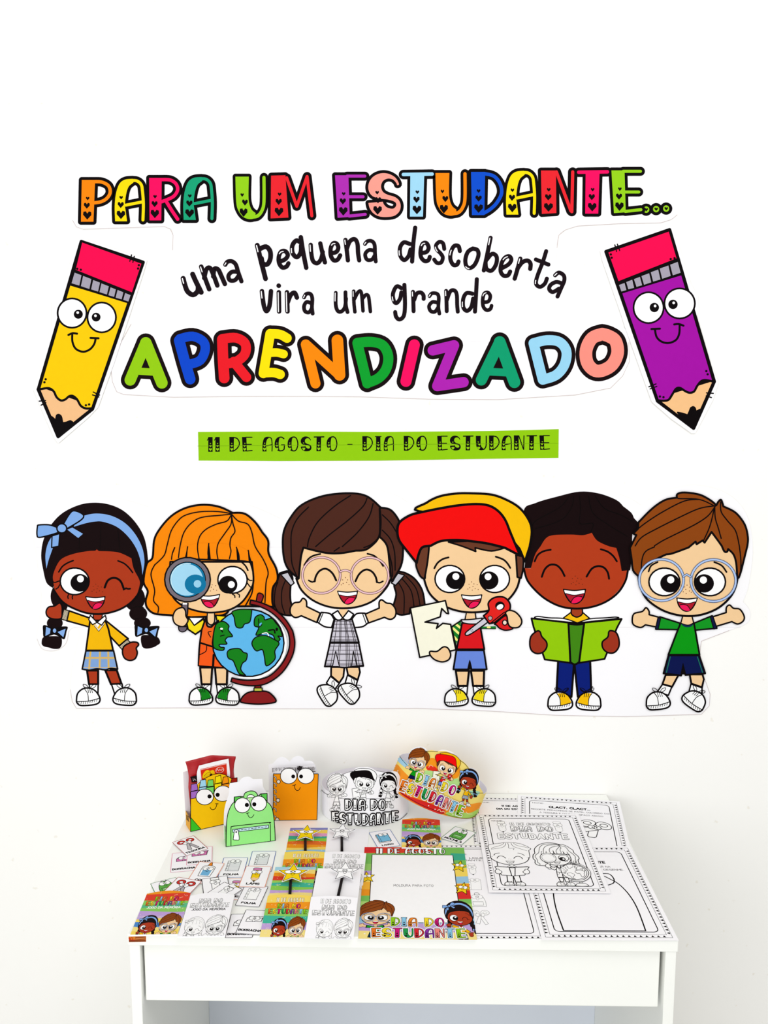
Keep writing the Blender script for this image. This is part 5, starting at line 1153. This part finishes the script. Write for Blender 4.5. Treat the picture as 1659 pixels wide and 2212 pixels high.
a4('white activity sheet with large backpack outline at the front right corner of the desk', [(-35, 232), (1020, 230), (1442, 1110), (235, 1090)], 8, 2, d_pack)
a4('white colouring sheet DIA DO ESTUDANTE with two children, lying on top of the other sheets', [(130, 340), (1110, 338), (1408, 1115), (248, 1105)], 7, 4, d_cover)
# ------------------------------------------------------------------ paper gift boxes
def gift_box(label, c, bl, br, depth, front, front_print, back=None, side_h=0.05, side_mat=None, name='gift_box', side_print=None):
    x0, y0, k = CD[c]
    p0, p1 = desk_surf(x0+bl[0]/k, y0+bl[1]/k, 0.0004), desk_surf(x0+br[0]/k, y0+br[1]/k, 0.0004)
    ex = (p1-p0); L = ex.length; ex.normalize(); n = Vector((ex.y, -ex.x, 0)); n = n if n.y < 0 else -n
    def lift(q): q.z = max(q.z, DESK_H+0.0005); return q
    surf = lambda x, y, off: lift(on_plane(x, y, p0+n*off, n))
    bsurf = lambda x, y, off: lift(on_plane(x, y, p0-n*(depth-off), n))
    root = empty(name, (p0+p1)/2-n*depth/2); tag(root, label, 'gift box')
    def cp(s, smooth=True): return [(x0+x/k, y0+y/k) for x, y in cr(P(s), True, 5)]
    z0 = DESK_H+0.0006
    f = slab('front_panel', cp(front), surf, -0.0006, 0, M_CARD, root)
    # keep the bottom edge on the desk
    A = Art(surf, z0=0.0002, dz=1.2e-5); A.crop(x0, y0, k); front_print(A); A.build(f)
    if back: slab('back_panel', cp(back), bsurf, -0.0006, 0, M_CARD, root)
    sm = side_mat or M_CARD
    for s, q in ((0, p0), (1, p1)):
        a, b = q+Vector((0, 0, 0.0006)), q-n*depth+Vector((0, 0, 0.0006)); t = ex*(0.0005 if s == 0 else -0.0005)
        up = Vector((0, 0, side_h)); up2 = Vector((0, 0, side_h*0.86))
        v = [a, b, b+up, a+up2, a+t, b+t, b+up+t, a+up2+t]
        mesh_obj('side_panel', v, [(0, 1, 2, 3), (7, 6, 5, 4), (0, 3, 7, 4), (3, 2, 6, 7), (2, 1, 5, 6), (1, 0, 4, 5)], [sm], None, root)
    v = [p0, p1, p1-n*depth, p0-n*depth]; v = v+[q+Vector((0, 0, 0.0005)) for q in v]
    mesh_obj('base_panel', v, [(3, 2, 1, 0), (4, 5, 6, 7), (0, 1, 5, 4), (1, 2, 6, 5), (2, 3, 7, 6), (3, 0, 4, 7)], [sm], None, root)
    return root, p0, p1, n, ex
def beye(A, x, y, rx, ry, px, py, rot=0): A.ell(x, y, rx, ry, 'f4f2f4', 11, rot, n=32); A.ell(px, py, 31, 31, K)
# crayon box
CF = '218,1362* 215,770* 225,650* 320,632* 345,620* 440,560* 540,515 640,492 720,505 790,540 830,562* 915,555* 915,620* 918,1205*'
def crayons(A):
    A.g = 'yellow_body'; A.fill('218,1362* 218,870* 330,640* 440,560 540,512 640,490 720,505 800,545 850,580* 912,600* 918,1205*', 'fdc80a')
    A.line('335,640 440,562 540,514 640,492 720,506 800,546 845,580', 9)
    for i, (q, q2, col) in enumerate((('228,655* 315,638* 330,735* 222,760*', '218,765* 335,740* 350,845* 218,868*', 'a86ecb'), ('372,590* 445,578* 458,685* 350,695*', '345,700* 465,685* 440,760* 350,755*', 'a6dcf6'), ('482,588* 555,580* 562,680* 465,690*', '450,700* 570,685* 565,790* 450,780*', '79dc6c'),
                                      ('590,540* 668,515* 680,625* 580,645*', '575,650* 682,630* 680,790* 575,780*', 'fde40a'), ('708,545* 775,535* 790,630* 688,650*', '680,660* 795,635* 800,720* 685,720*', 'fd9a10'), ('838,562* 915,552* 915,618* 815,628*', '810,635* 915,622* 915,780* 812,780*', 'a01c10'))):
        A.g = 'crayon' if i == 0 else 'crayon#%d' % i; A.shape(q2, col, 9, False); A.shape(q, col, 9, False)
    A.g = 'face'; beye(A, 430, 840, 130, 118, 502, 832); beye(A, 700, 790, 132, 116, 623, 808, -8)
    A.line('510,995 528,1022 555,1030 582,1018 602,985 612,945', 9); A.line('590,942 632,942', 9)
    A.g = 'green_corner'; A.shape('220,1145* 375,1322* 220,1360*', '3cc428', 8, False)
    A.g = 'outline'; A.line('220,770* 220,1360* 918,1203*', 10, smooth=False)
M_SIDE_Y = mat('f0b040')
cb, p0, p1, n, ex = gift_box('yellow smiling crayon box of folded paper holding a red snack pack', 1, (218, 1362), (918, 1205), 0.036, CF, crayons,
                        '105,470* 205,440* 300,420* 800,400* 870,430* 890,1100* 150,1215*', 0.032, M_SIDE_Y)
S1 = Art(lambda x, y, off: on_plane(x, y, p0-ex*(0.0002+off), ex), z0=0.0002, dz=1.5e-5); S1.crop(*CD[1]); S1.g = 'side_print'
S1.place(152, 1105, 1, 1, 0, 0, 0, 0); S1.push(1, .9, 0, 1, 0, 0); text(S1, 'GIZ', 4, 0, 62, 2.2, '5a3a12', align='l', width=38); S1.pop(); S1.pop(); S1.build(cb)
# red snack pack inside the crayon box
def pillow(name, quad, th, m, root, seed=0, N=20, bump=0.0):
    """a sealed foil bag between four corners (tl, tr, br, bl), puffed in the middle and crimped at the ends"""
    rnd = random.Random(seed); tl, tr, br, bl = quad; nn = (tr-tl).cross(bl-tl).normalized(); nn = nn if nn.y < 0 else -nn
    vs, fs = [], []
    for side in (1, -1):
        for j in range(N+1):
            for i in range(N+1):
                u, v = i/N, j/N; q = (tl*(1-u)+tr*u)*(1-v)+(bl*(1-u)+br*u)*v
                q = q+(tl-bl).normalized()*(bump*(1-v)**3*(1-abs(u-.52)*2))-(tr-tl)*((u-.5)*.07*math.sin(math.pi*min(1, v*2.2)))
                b = (math.sin(math.pi*u)**.5)*(math.sin(math.pi*max(0, min(1, (v-.08)/.84)))**.5) if 0.08 < v < .92 else 0
                w = 0.0012*math.sin(u*23+v*9+seed)+0.0005*math.sin(v*29+u*14)+rnd.uniform(-.0003, .0003)
                vs.append(q+nn*side*(th*b*.5+0.0004)+nn*(w if 0 < j < N else 0))
    M = (N+1)*(N+1)
    for j in range(N):
        for i in range(N):
            a = j*(N+1)+i; fs.append((a, a+N+1, a+N+2, a+1)); fs.append((M+a, M+a+1, M+a+N+2, M+a+N+1))
    for i in range(N):
        fs.append((i, i+1, M+i+1, M+i)); q = N*(N+1)+i; fs.append((q, M+q, M+q+1, q+1))
        q = i*(N+1); fs.append((q, M+q, M+q+N+1, q+N+1)); q += N; fs.append((q, q+N+1, M+q+N+1, M+q))
    return mesh_obj(name, vs, fs, [m], None, root, None, True), nn
k1 = CD[1]
mid = lambda px, py, dd: on_plane(k1[0]+px/k1[2], k1[1]+py/k1[2], p0-n*dd, n)
Q = [mid(140, 312, 0.016), mid(895, 238, 0.016), mid(870, 1000, 0.016), mid(235, 1150, 0.016)]
snack = empty('snack_pack', (Q[0]+Q[2])/2); tag(snack, 'shiny red snack pack with white label standing in the crayon box', 'snack pack')
foil = bpy.data.materials.new('red_foil'); foil.use_nodes = True; b = foil.node_tree.nodes['Principled BSDF']; b.inputs['Base Color'].default_value = (0.42, 0.003, 0.008, 1); b.inputs['Roughness'].default_value = 0.28; b.inputs['Specular IOR Level'].default_value = .5
nz = foil.node_tree.nodes.new('ShaderNodeTexNoise'); nz.inputs['Scale'].default_value = 90; bp = foil.node_tree.nodes.new('ShaderNodeBump'); bp.inputs['Strength'].default_value = .35; bp.inputs['Distance'].default_value = .002
foil.node_tree.links.new(nz.outputs['Fac'], bp.inputs['Height']); foil.node_tree.links.new(bp.outputs[0], b.inputs['Normal'])
pillow('foil_bag', Q, 0.012, foil, snack, 3, 24, 0.009)
LS = lambda x, y, off: on_plane(x, y, p0-n*(0.0085-off), n)
lab = slab('white_label', [(k1[0]+x/k1[2], k1[1]+y/k1[2]) for x, y in cr(P('325,430 312,520 330,700* 790,640* 808,520 800,400 785,268* 560,318* 345,372*'), True, 4)], LS, -0.0004, 0, M_CARD, snack)
A = Art(LS, z0=0.0002); A.crop(*k1); A.g = 'label_print'
A.fill('365,425* 755,335* 765,520* 762,640* 390,640*', 'e0301a'); A.line('370,436 750,345', 7, 'fbe8e0'); A.ell(655, 438, 62, 42, 'e0301a', 6, -15, 'fbe8e0'); A.line('605,450 620,420 640,455 655,425 675,450 690,418 705,440', 6, 'fbe8e0')
A.fill('400,560 410,490 460,440 510,450* 560,440 580,480 560,520 480,540', 'fbd30c'); A.line('420,530 470,480 510,470', 5, '8a4a10'); A.line('505,450 520,500', 6, '5a2c10'); A.fill('505,505 535,490 545,520 510,525', '3a1a10')
A.build(lab)
bl_ = Art(LS, z0=0.0004); bl_.crop(*k1); bl_.g = 'dark_patch'; bl_.fill('212,540* 312,518* 318,610* 235,625* 228,580*', '1c1214', False); bl_.line('255,560 262,600 280,570 300,598', 5, 'd8d2d4'); bl_.build(snack)

# backpack box
BF = '748,1585* 752,1350 762,1180 785,1060 830,960 868,920* 870,840* 960,832* 1010,835* 1030,785 1080,758 1130,750 1180,762 1215,800 1222,835* 1265,795* 1362,788* 1362,915* 1410,960 1445,1040 1465,1180 1478,1330 1482,1495*'
def packprint(A):
    G = '9df08a'
    A.g = 'green_body'; A.shape(BF, G, 12)
    A.shape('872,840* 968,832* 975,860* 878,930*', '5ccc50', 9, False); A.shape('1268,798* 1362,790* 1360,900* 1290,840*', '5ccc50', 9, False)
    A.g = 'handle'; A.ell(1118, 856, 58, 52, 'f8f8fa', 10); A.fill('1060,850* 1180,840* 1165,870* 1115,930* 1080,870*', 'b5ec9c', False); A.line('1065,858 1115,845 1170,848', 8)
    A.g = 'face'; beye(A, 993, 965, 116, 112, 1060, 960); beye(A, 1236, 938, 116, 112, 1170, 950)
    A.line('1072,1080 1080,1120 1105,1148 1140,1140 1165,1105', 9); A.line('1052,1088 1092,1076', 9)
    A.g = 'pocket'; A.line('822,1575* 822,1310 835,1285 870,1275* 1370,1222 1400,1230 1410,1255* 1412,1500*', 11)
    A.shape('848,1325* 1385,1258* 1385,1305* 850,1370*', 'cfeffc', 9, False)
    l = A.next()
    for i in range(9): x = 925+i*50; A.line([(x, 1338-(x-925)*.122), (x+30, 1334-(x-925)*.122)], 9, '10242e', lvl=l)
    A.g = 'zip_pull'; A.shape('875,1335* 925,1330* 945,1470 900,1482 855,1478*', 'fdfcfb', 9); A.ell(900, 1364, 12, 12, K)
gift_box('light green smiling backpack box of folded paper, in front of the crayon box', 1, (748, 1585), (1482, 1495), 0.034, BF, packprint,
         '715,1480* 715,1180 730,990 790,800* 800,650 825,632* 945,612* 985,560 1060,537 1110,545 1150,575* 1290,570* 1300,690* 1340,750 1380,830 1420,950 1455,1060* 1460,1400*', 0.030, mat('8ad67a'))
# notebook box
NF = '148,372 160,350* 622,350* 608,835* 170,842* 140,838* 150,600*'
def noteprint(A):
    A.g = 'orange_body'; A.shape(NF, 'fe9a05', 7)
    A.g = 'ring'
    for i, y in enumerate((375, 445, 510, 570, 640, 710, 790)):
        A.g = 'ring' if i == 0 else 'ring#%d' % i
        A.arc(152, y+28, 26, 26, -85, 15, 16, K); A.arc(152, y+28, 26, 26, -85, 15, 8, 'd9cfc4')
    A.g = 'hole'
    for x, y in ((203, 432), (198, 628), (190, 832)): 
        if y < 800: A.ell(x, y, 19, 20, 'f6ece0', 6)
    A.fill('168,840* 176,815 200,812 210,838*', 'f6ece0'); A.line('168,836 176,817 200,814 210,834', 6)
    A.g = 'face'
    for x, px in ((310, 358), (490, 441)):
        A.ell(x, 372, 87, 82, 'f8f6f8', 7, n=32); A.ell(px, 377, 20, 20, K)
    A.line('372,470 375,500 395,525 420,518 433,492', 7); A.line('352,474 385,464', 7)
nb, p0, p1, n, ex = gift_box('orange smiling spiral notebook box of folded paper', 2, (150, 842), (608, 837), 0.032, NF, noteprint,
         '105,780* 98,250* 145,240* 190,190 240,170 290,190 318,225* 360,178 410,160 455,175 478,212* 540,212 570,230 600,270* 610,330* 650,380* 640,780*', 0.075, M_CARD)
k2 = CD[2]; mid2 = lambda px, py, dd: on_plane(k2[0]+px/k2[2], k2[1]+py/k2[2], p0-n*dd, n)
Q = [mid2(128, 285, 0.014), mid2(592, 262, 0.014), mid2(585, 700, 0.014), mid2(150, 720, 0.014)]
sw = empty('sweets_pack', (Q[0]+Q[2])/2); tag(sw, 'white pack with black fine print sticking out of the notebook box', 'snack pack')
white_foil = mat('f2eff2', 0.4)
pillow('white_bag', [Q[0], Q[1], Q[2], Q[3]], 0.006, white_foil, sw, 8)
LS = lambda x, y, off: on_plane(x, y, p0-n*(0.0098-off), n)
A = Art(LS, z0=0.0); A.crop(*k2); A.g = 'fine_print'; rnd = random.Random(5); l = A.next()
for i in range(34):
    x = 140+i*13.5; y = 292-(x-140)*.03; h = rnd.choice((22, 30, 38)); 
    A.line([(x, y+rnd.uniform(-4, 6)), (x+rnd.uniform(-3, 5), y+h)], rnd.choice((3, 4, 5)), '3c3030', lvl=l)
for i in range(26): x = 145+i*17; A.line([(x, 290-(x-140)*.03), (x+9, 289-(x-140)*.03)], 4, '2a2022', lvl=l)
A.fill('395,290* 420,268* 458,270* 445,300* 420,315* 405,310*', '2a2426', False); A.line('398,270 430,268', 5); A.line('470,320 590,325', 8, '5a5052')
A.build(sw)

# ------------------------------------------------------------------ paper headbands
class Ring:
    def __init__(s, origin, ex, ax, rx, ry):
        s.o = Vector(origin); s.ex = ex.normalized(); s.a = ax.normalized(); s.ey = s.a.cross(s.ex).normalized(); s.rx, s.ry = rx, ry
    def pt(s, phi, v, off=0.0):     # phi 0 faces the room
        return s.o+s.ex*((s.rx+off)*math.sin(phi))-s.ey*((s.ry+off)*math.cos(phi))+s.a*v
    def hit(s, x, y, off=0.0):
        d = ray(x, y); c = CAM-s.o; rx, ry = s.rx+off, s.ry+off
        cx, cy, dx, dy = c.dot(s.ex)/rx, c.dot(s.ey)/ry, d.dot(s.ex)/rx, d.dot(s.ey)/ry
        A = dx*dx+dy*dy; B = 2*(cx*dx+cy*dy); C = cx*cx+cy*cy-1; D = B*B-4*A*C
        t = (-B-math.sqrt(max(D, 0)))/(2*A); q = CAM+d*t; v = (q-s.o).dot(s.a); return None if D < 0 else q+s.a*max(0.0, -v)
def headband(label, ring, h, k, rim, printer, outer, stripes, bw):
    root = empty('paper_headband', ring.o); tag(root, label, 'headband', None)
    N = 72; vs, fs, idx = [], [], []
    mats = [M_CARD, mat('e9e6ee', gain=False)]+[mat(c) for c in stripes]
    rows = len(stripes) or 1
    for i in range(N+1):
        phi = -math.pi+2*math.pi*i/N
        for j in range(rows+1):
            v = h*j/rows+(0 if j in (0, rows) else 0.003*math.sin(phi*2+j)); vs.append(ring.pt(phi, v)); vs.append(ring.pt(phi, v, -0.0005))
    S = 2*(rows+1)
    for i in range(N):
        for j in range(rows):
            a, b = i*S+2*j, (i+1)*S+2*j
            fs.append((a, b, b+2, a+2)); idx.append(2+j if stripes else 0); fs.append((a+1, a+3, b+3, b+1)); idx.append(1)
        a, b = i*S, (i+1)*S; fs.append((a, a+1, b+1, b)); idx.append(1); t = 2*rows; fs.append((a+t, b+t, b+t+1, a+t+1)); idx.append(1)
    mesh_obj('band', vs, fs, mats, idx, root)
    x0, y0, kk = CD[k]
    A = Art(lambda x, y, off: ring.hit(x, y, off), z0=0.0009, slice_x=3.0, slice_y=3.5 if not bw else None); A.crop(x0, y0, kk); A.g = 'raised_front'; A.fill(rim, 'fbfafc')
    A.groups = {'raised_front': A.groups['raised_front']}; o = A.build(root)[0]
    sol = o.modifiers.new('thickness', 'SOLIDIFY'); sol.thickness = 0.0005; sol.offset = -1
    o.data.materials[0] = M_CARD
    B = Art(lambda x, y, off: ring.hit(x, y, off), z0=0.0011, dz=1.5e-5 if bw else 5e-5, slice_x=3.0 if bw else 2.0, slice_y=2.5 if not bw else None, bw=bw); B.g = 'print'
    B.push(1, 0, 0, 1, 0, 0); B.crop(x0, y0, kk); B.g = 'rim_line'; printer(B)
    B.build(root); return root
def fit_ring(px_c, half_w_px, depth_y, tilt, h_off=0.0, ry=None, lean=0.0):
    """ring whose bottom centre is seen at px_c at depth depth_y"""
    c = on_plane(px_c[0], px_c[1], Vector((0, depth_y, 0)), Vector((0, -1, 0))); dist = (c-CAM).dot(fwd); r = half_w_px*dist/F
    t = math.radians(tilt); le = math.radians(lean)
    ex = Vector((math.cos(t), 0, -math.sin(t))); a = Vector((math.sin(t), 0, math.cos(t)))
    a = (a*math.cos(le)+Vector((0, -1, 0))*math.sin(le)).normalized()
    k = 1.0
    for _ in range(200):        # slide along the line of sight until the lowest point of the rim touches the desk
        R = Ring(CAM+(c-CAM)*k, ex, a, r*k, ry or r*k); lo = min(R.pt(i*0.05, 0).z for i in range(126))
        if lo >= DESK_H+0.0006: break
        k -= 0.0005
    return R
# white headband
ringA = Ring((0, 0, 0), Vector((1, 0, 0)), Vector((0, 0, 1)), 1, 1)
fb = desk_surf(785.5, 1785.5, 0.0003); RXA = 94*(fb-CAM).dot(fwd)/F*1.035
RYA = min(RXA*0.86, (-0.006-fb.y)/2)
ringA = Ring((fb.x, fb.y+RYA, DESK_H+0.0008), Vector((1, 0, 0)), Vector((0, 0, 1)), RXA, RYA)
def white_print(B):
    B.line('645,505 680,545 740,578 800,600 880,610* 1300,612* 1400,590 1480,548 1555,490', 4, '3a3436')
    B.line('648,775 700,825 800,870 950,898 1100,905 1250,897 1400,868 1500,820 1560,765', 5, '2a2426')
    B.line('880,355 930,335 985,322', 4, '3a3436'); B.line('1235,318 1310,330 1370,350', 4, '3a3436')
    B.pop(); B.lw = 1.1; B.dark = True
    B.g = 'printed_child'; B.place(560+715/4.8794, 1600+342/4.8794, 0.176, 0.176, 0, 1363, 1062); kid_glasses_g(B); B.pop()
    B.g = 'printed_child#2'; B.place(560+965/4.8794, 1600+280/4.8794, 0.198, 0.186, 4, 858, 1064); kid_one(B, kid_cap); B.pop()
    B.g = 'printed_child#3'; B.place(560+1265/4.8794, 1600+320/4.8794, 0.168, 0.178, 4, 78, 1085); kid_one(B, kid_braids); B.pop()
    B.g = 'lettering'; B.lw = 1; B.crop(*CD[2]); bx = lambda x: 0
    fancy_text(B, 'DIA DO', 1118, 622, 108, ['fdfcfb'], 11, K, width=425, gap=14, align='c', base=lambda x: (x-1118)*0.004)
    fancy_text(B, 'ESTUDANTE', 1115, 742, 112, ['fdfcfb'], 12, K, width=700, gap=13, align='c', base=lambda x: 32-0.00026*(x-1115)**2-(x-1115)*0.025)
def kid_glasses_g(B): kid_one(B, kid_glasses)
RIM_A = '740,578* 730,520 715,440 730,380 790,345 850,342 880,355* 930,335 985,322 1020,290 1090,278 1170,285 1240,320 1310,330 1370,350* 1400,325 1450,330 1480,370 1495,440 1490,520* 1500,560* 1450,640* 800,640*'
headband('white uncoloured paper headband reading DIA DO ESTUDANTE, standing on the desk', ringA, 0.064, 2, RIM_A, white_print, None, [], True)

# colourful headband, tipped to the right and propped on the white one
c_px = (840+690/7.213, 1590+955/7.213)
ringB = fit_ring(c_px, 101, -0.085, 20.3, ry=0.062, lean=4)
def colour_print(B):
    Y = 'fbd84a'
    B.g = 'stripes'
    B.fill('600,235 740,235 900,240 1050,330 1160,400 1250,500 1420,800 1470,900 1450,1050 1300,1240 1000,1240 600,1120 300,930 180,800 100,600 150,400 280,450', 'fbe27a')
    B.fill('80,480 130,440 240,560 420,720 700,900 1000,1010 1250,1060 1440,1040 1400,1180 1300,1265 1150,1275 900,1240 600,1130 350,1000 170,860 75,600', 'fb9a2a')
    B.fill('175,850 300,930 560,1020 800,1110 880,1180 800,1215 600,1140 350,1010 200,910', 'e32a26'); B.fill('900,1190 1050,1170 1250,1200 1400,1140 1360,1235 1250,1285 1080,1275 920,1240', 'b2de6c')
    B.fill('130,330 180,340 290,430 330,520 240,480 140,390', 'a8d4ea'); B.fill('640,350 760,380 780,520 700,560 580,500', 'fb9a1c'); B.fill('580,480 700,470 760,540 640,560', 'e9321e'); B.fill('560,540 700,560 640,700 560,640', 'b8e28c')
    B.fill('960,660 1090,680 1080,850 900,780', 'b8e28c'); B.fill('1030,470 1110,500 1080,640 980,650', 'fb9a1c'); B.fill('1200,860 1340,850 1420,880 1330,960 1200,900', 'a8e0c0'); B.fill('410,560 480,600 440,740 400,740', 'fdf2b4')
    B.dots('240,895 620,1085 720,1140 1270,1090 1110,1235 1000,1225 130,560 140,540', 9, 'fdf4e8')
    B.line('290,925 320,905 340,945 365,930', 8, 'fbe0c0'); B.line('750,1170 790,1140 810,1180 850,1170 870,1190', 8, 'fbe0c0'); B.line('1205,1180 1230,1210 1300,1215', 8, 'fbe8c0'); B.line('620,490 650,450 690,480', 8, 'fbc0a0'); B.line('1180,600 1200,700', 6, 'fbe8c0')
    B.g = 'rim_line'
    B.line('155,285 200,360 275,445', 7, '1a1416'); B.line('600,238 680,240 760,243', 7, '1a1416'); B.line('1110,380 1180,430 1235,495', 7, '1a1416')
    B.line('565,610 660,670', 7, '1a1416'); B.line('830,745 1090,825', 7, '1a1416'); B.line('1210,860 1340,888 1470,888', 6, '1a1416')
    B.line('180,880 300,960 500,1070 700,1150 900,1225 1100,1275 1230,1282 1310,1262 1370,1215', 6, '1a1416')
    B.pop(); s = 7.213; B.lw = 0.9
    B.g = 'printed_child'; B.place(840+362/s, 1590+140/s, 0.176, 0.178, 17, 1363, 1062); kid_one(B, kid_glasses); B.pop()
    B.g = 'printed_child#2'; B.place(840+760/s, 1590+205/s, 0.195, 0.190, 18, 858, 1064); kid_one(B, kid_cap); B.pop()
    B.g = 'printed_child#3'; B.place(840+1125/s, 1590+470/s, 0.184, 0.184, 14, 78, 1085); kid_one(B, kid_braids); B.pop()
    B.g = 'lettering'; B.lw = 1
    B.place(840+800/s, 1590+630/s, 1/s, 1/s, 20, 0, 0)
    fancy_text(B, 'DIA DO', -20, 60, 150, DD[:5], 6, K, width=640, gap=24, align='c', halo=13)
    B.pop(); B.place(840+200/s, 1590+670/s, 1/s, 1/s, 23, 0, 0)
    fancy_text(B, 'ESTUDANTE', 20, 0, 165, DD[5:], 6, K, width=1060, gap=20, halo=13, base=lambda x: 0.00009*(x-500)**2-10)
    B.pop(); B.crop(0, 0, 1)
RIM_B = '320,540* 265,480 320,430* 330,300 345,220 400,180 480,165 560,185 600,238* 680,238 760,240* 820,215 900,222 1000,260 1090,340 1110,385* 1180,430 1235,496* 1320,505 1385,560 1412,640 1410,760* 1390,850* 1350,890* 1100,880* 700,760* 420,620*'
headband('colourful paper headband reading DIA DO ESTUDANTE, tipped against the wall', ringB, 0.062, 3, RIM_B, colour_print, None, ['fb9a2a', 'fbb83a', 'fbd84a', 'fbe58c'], False)
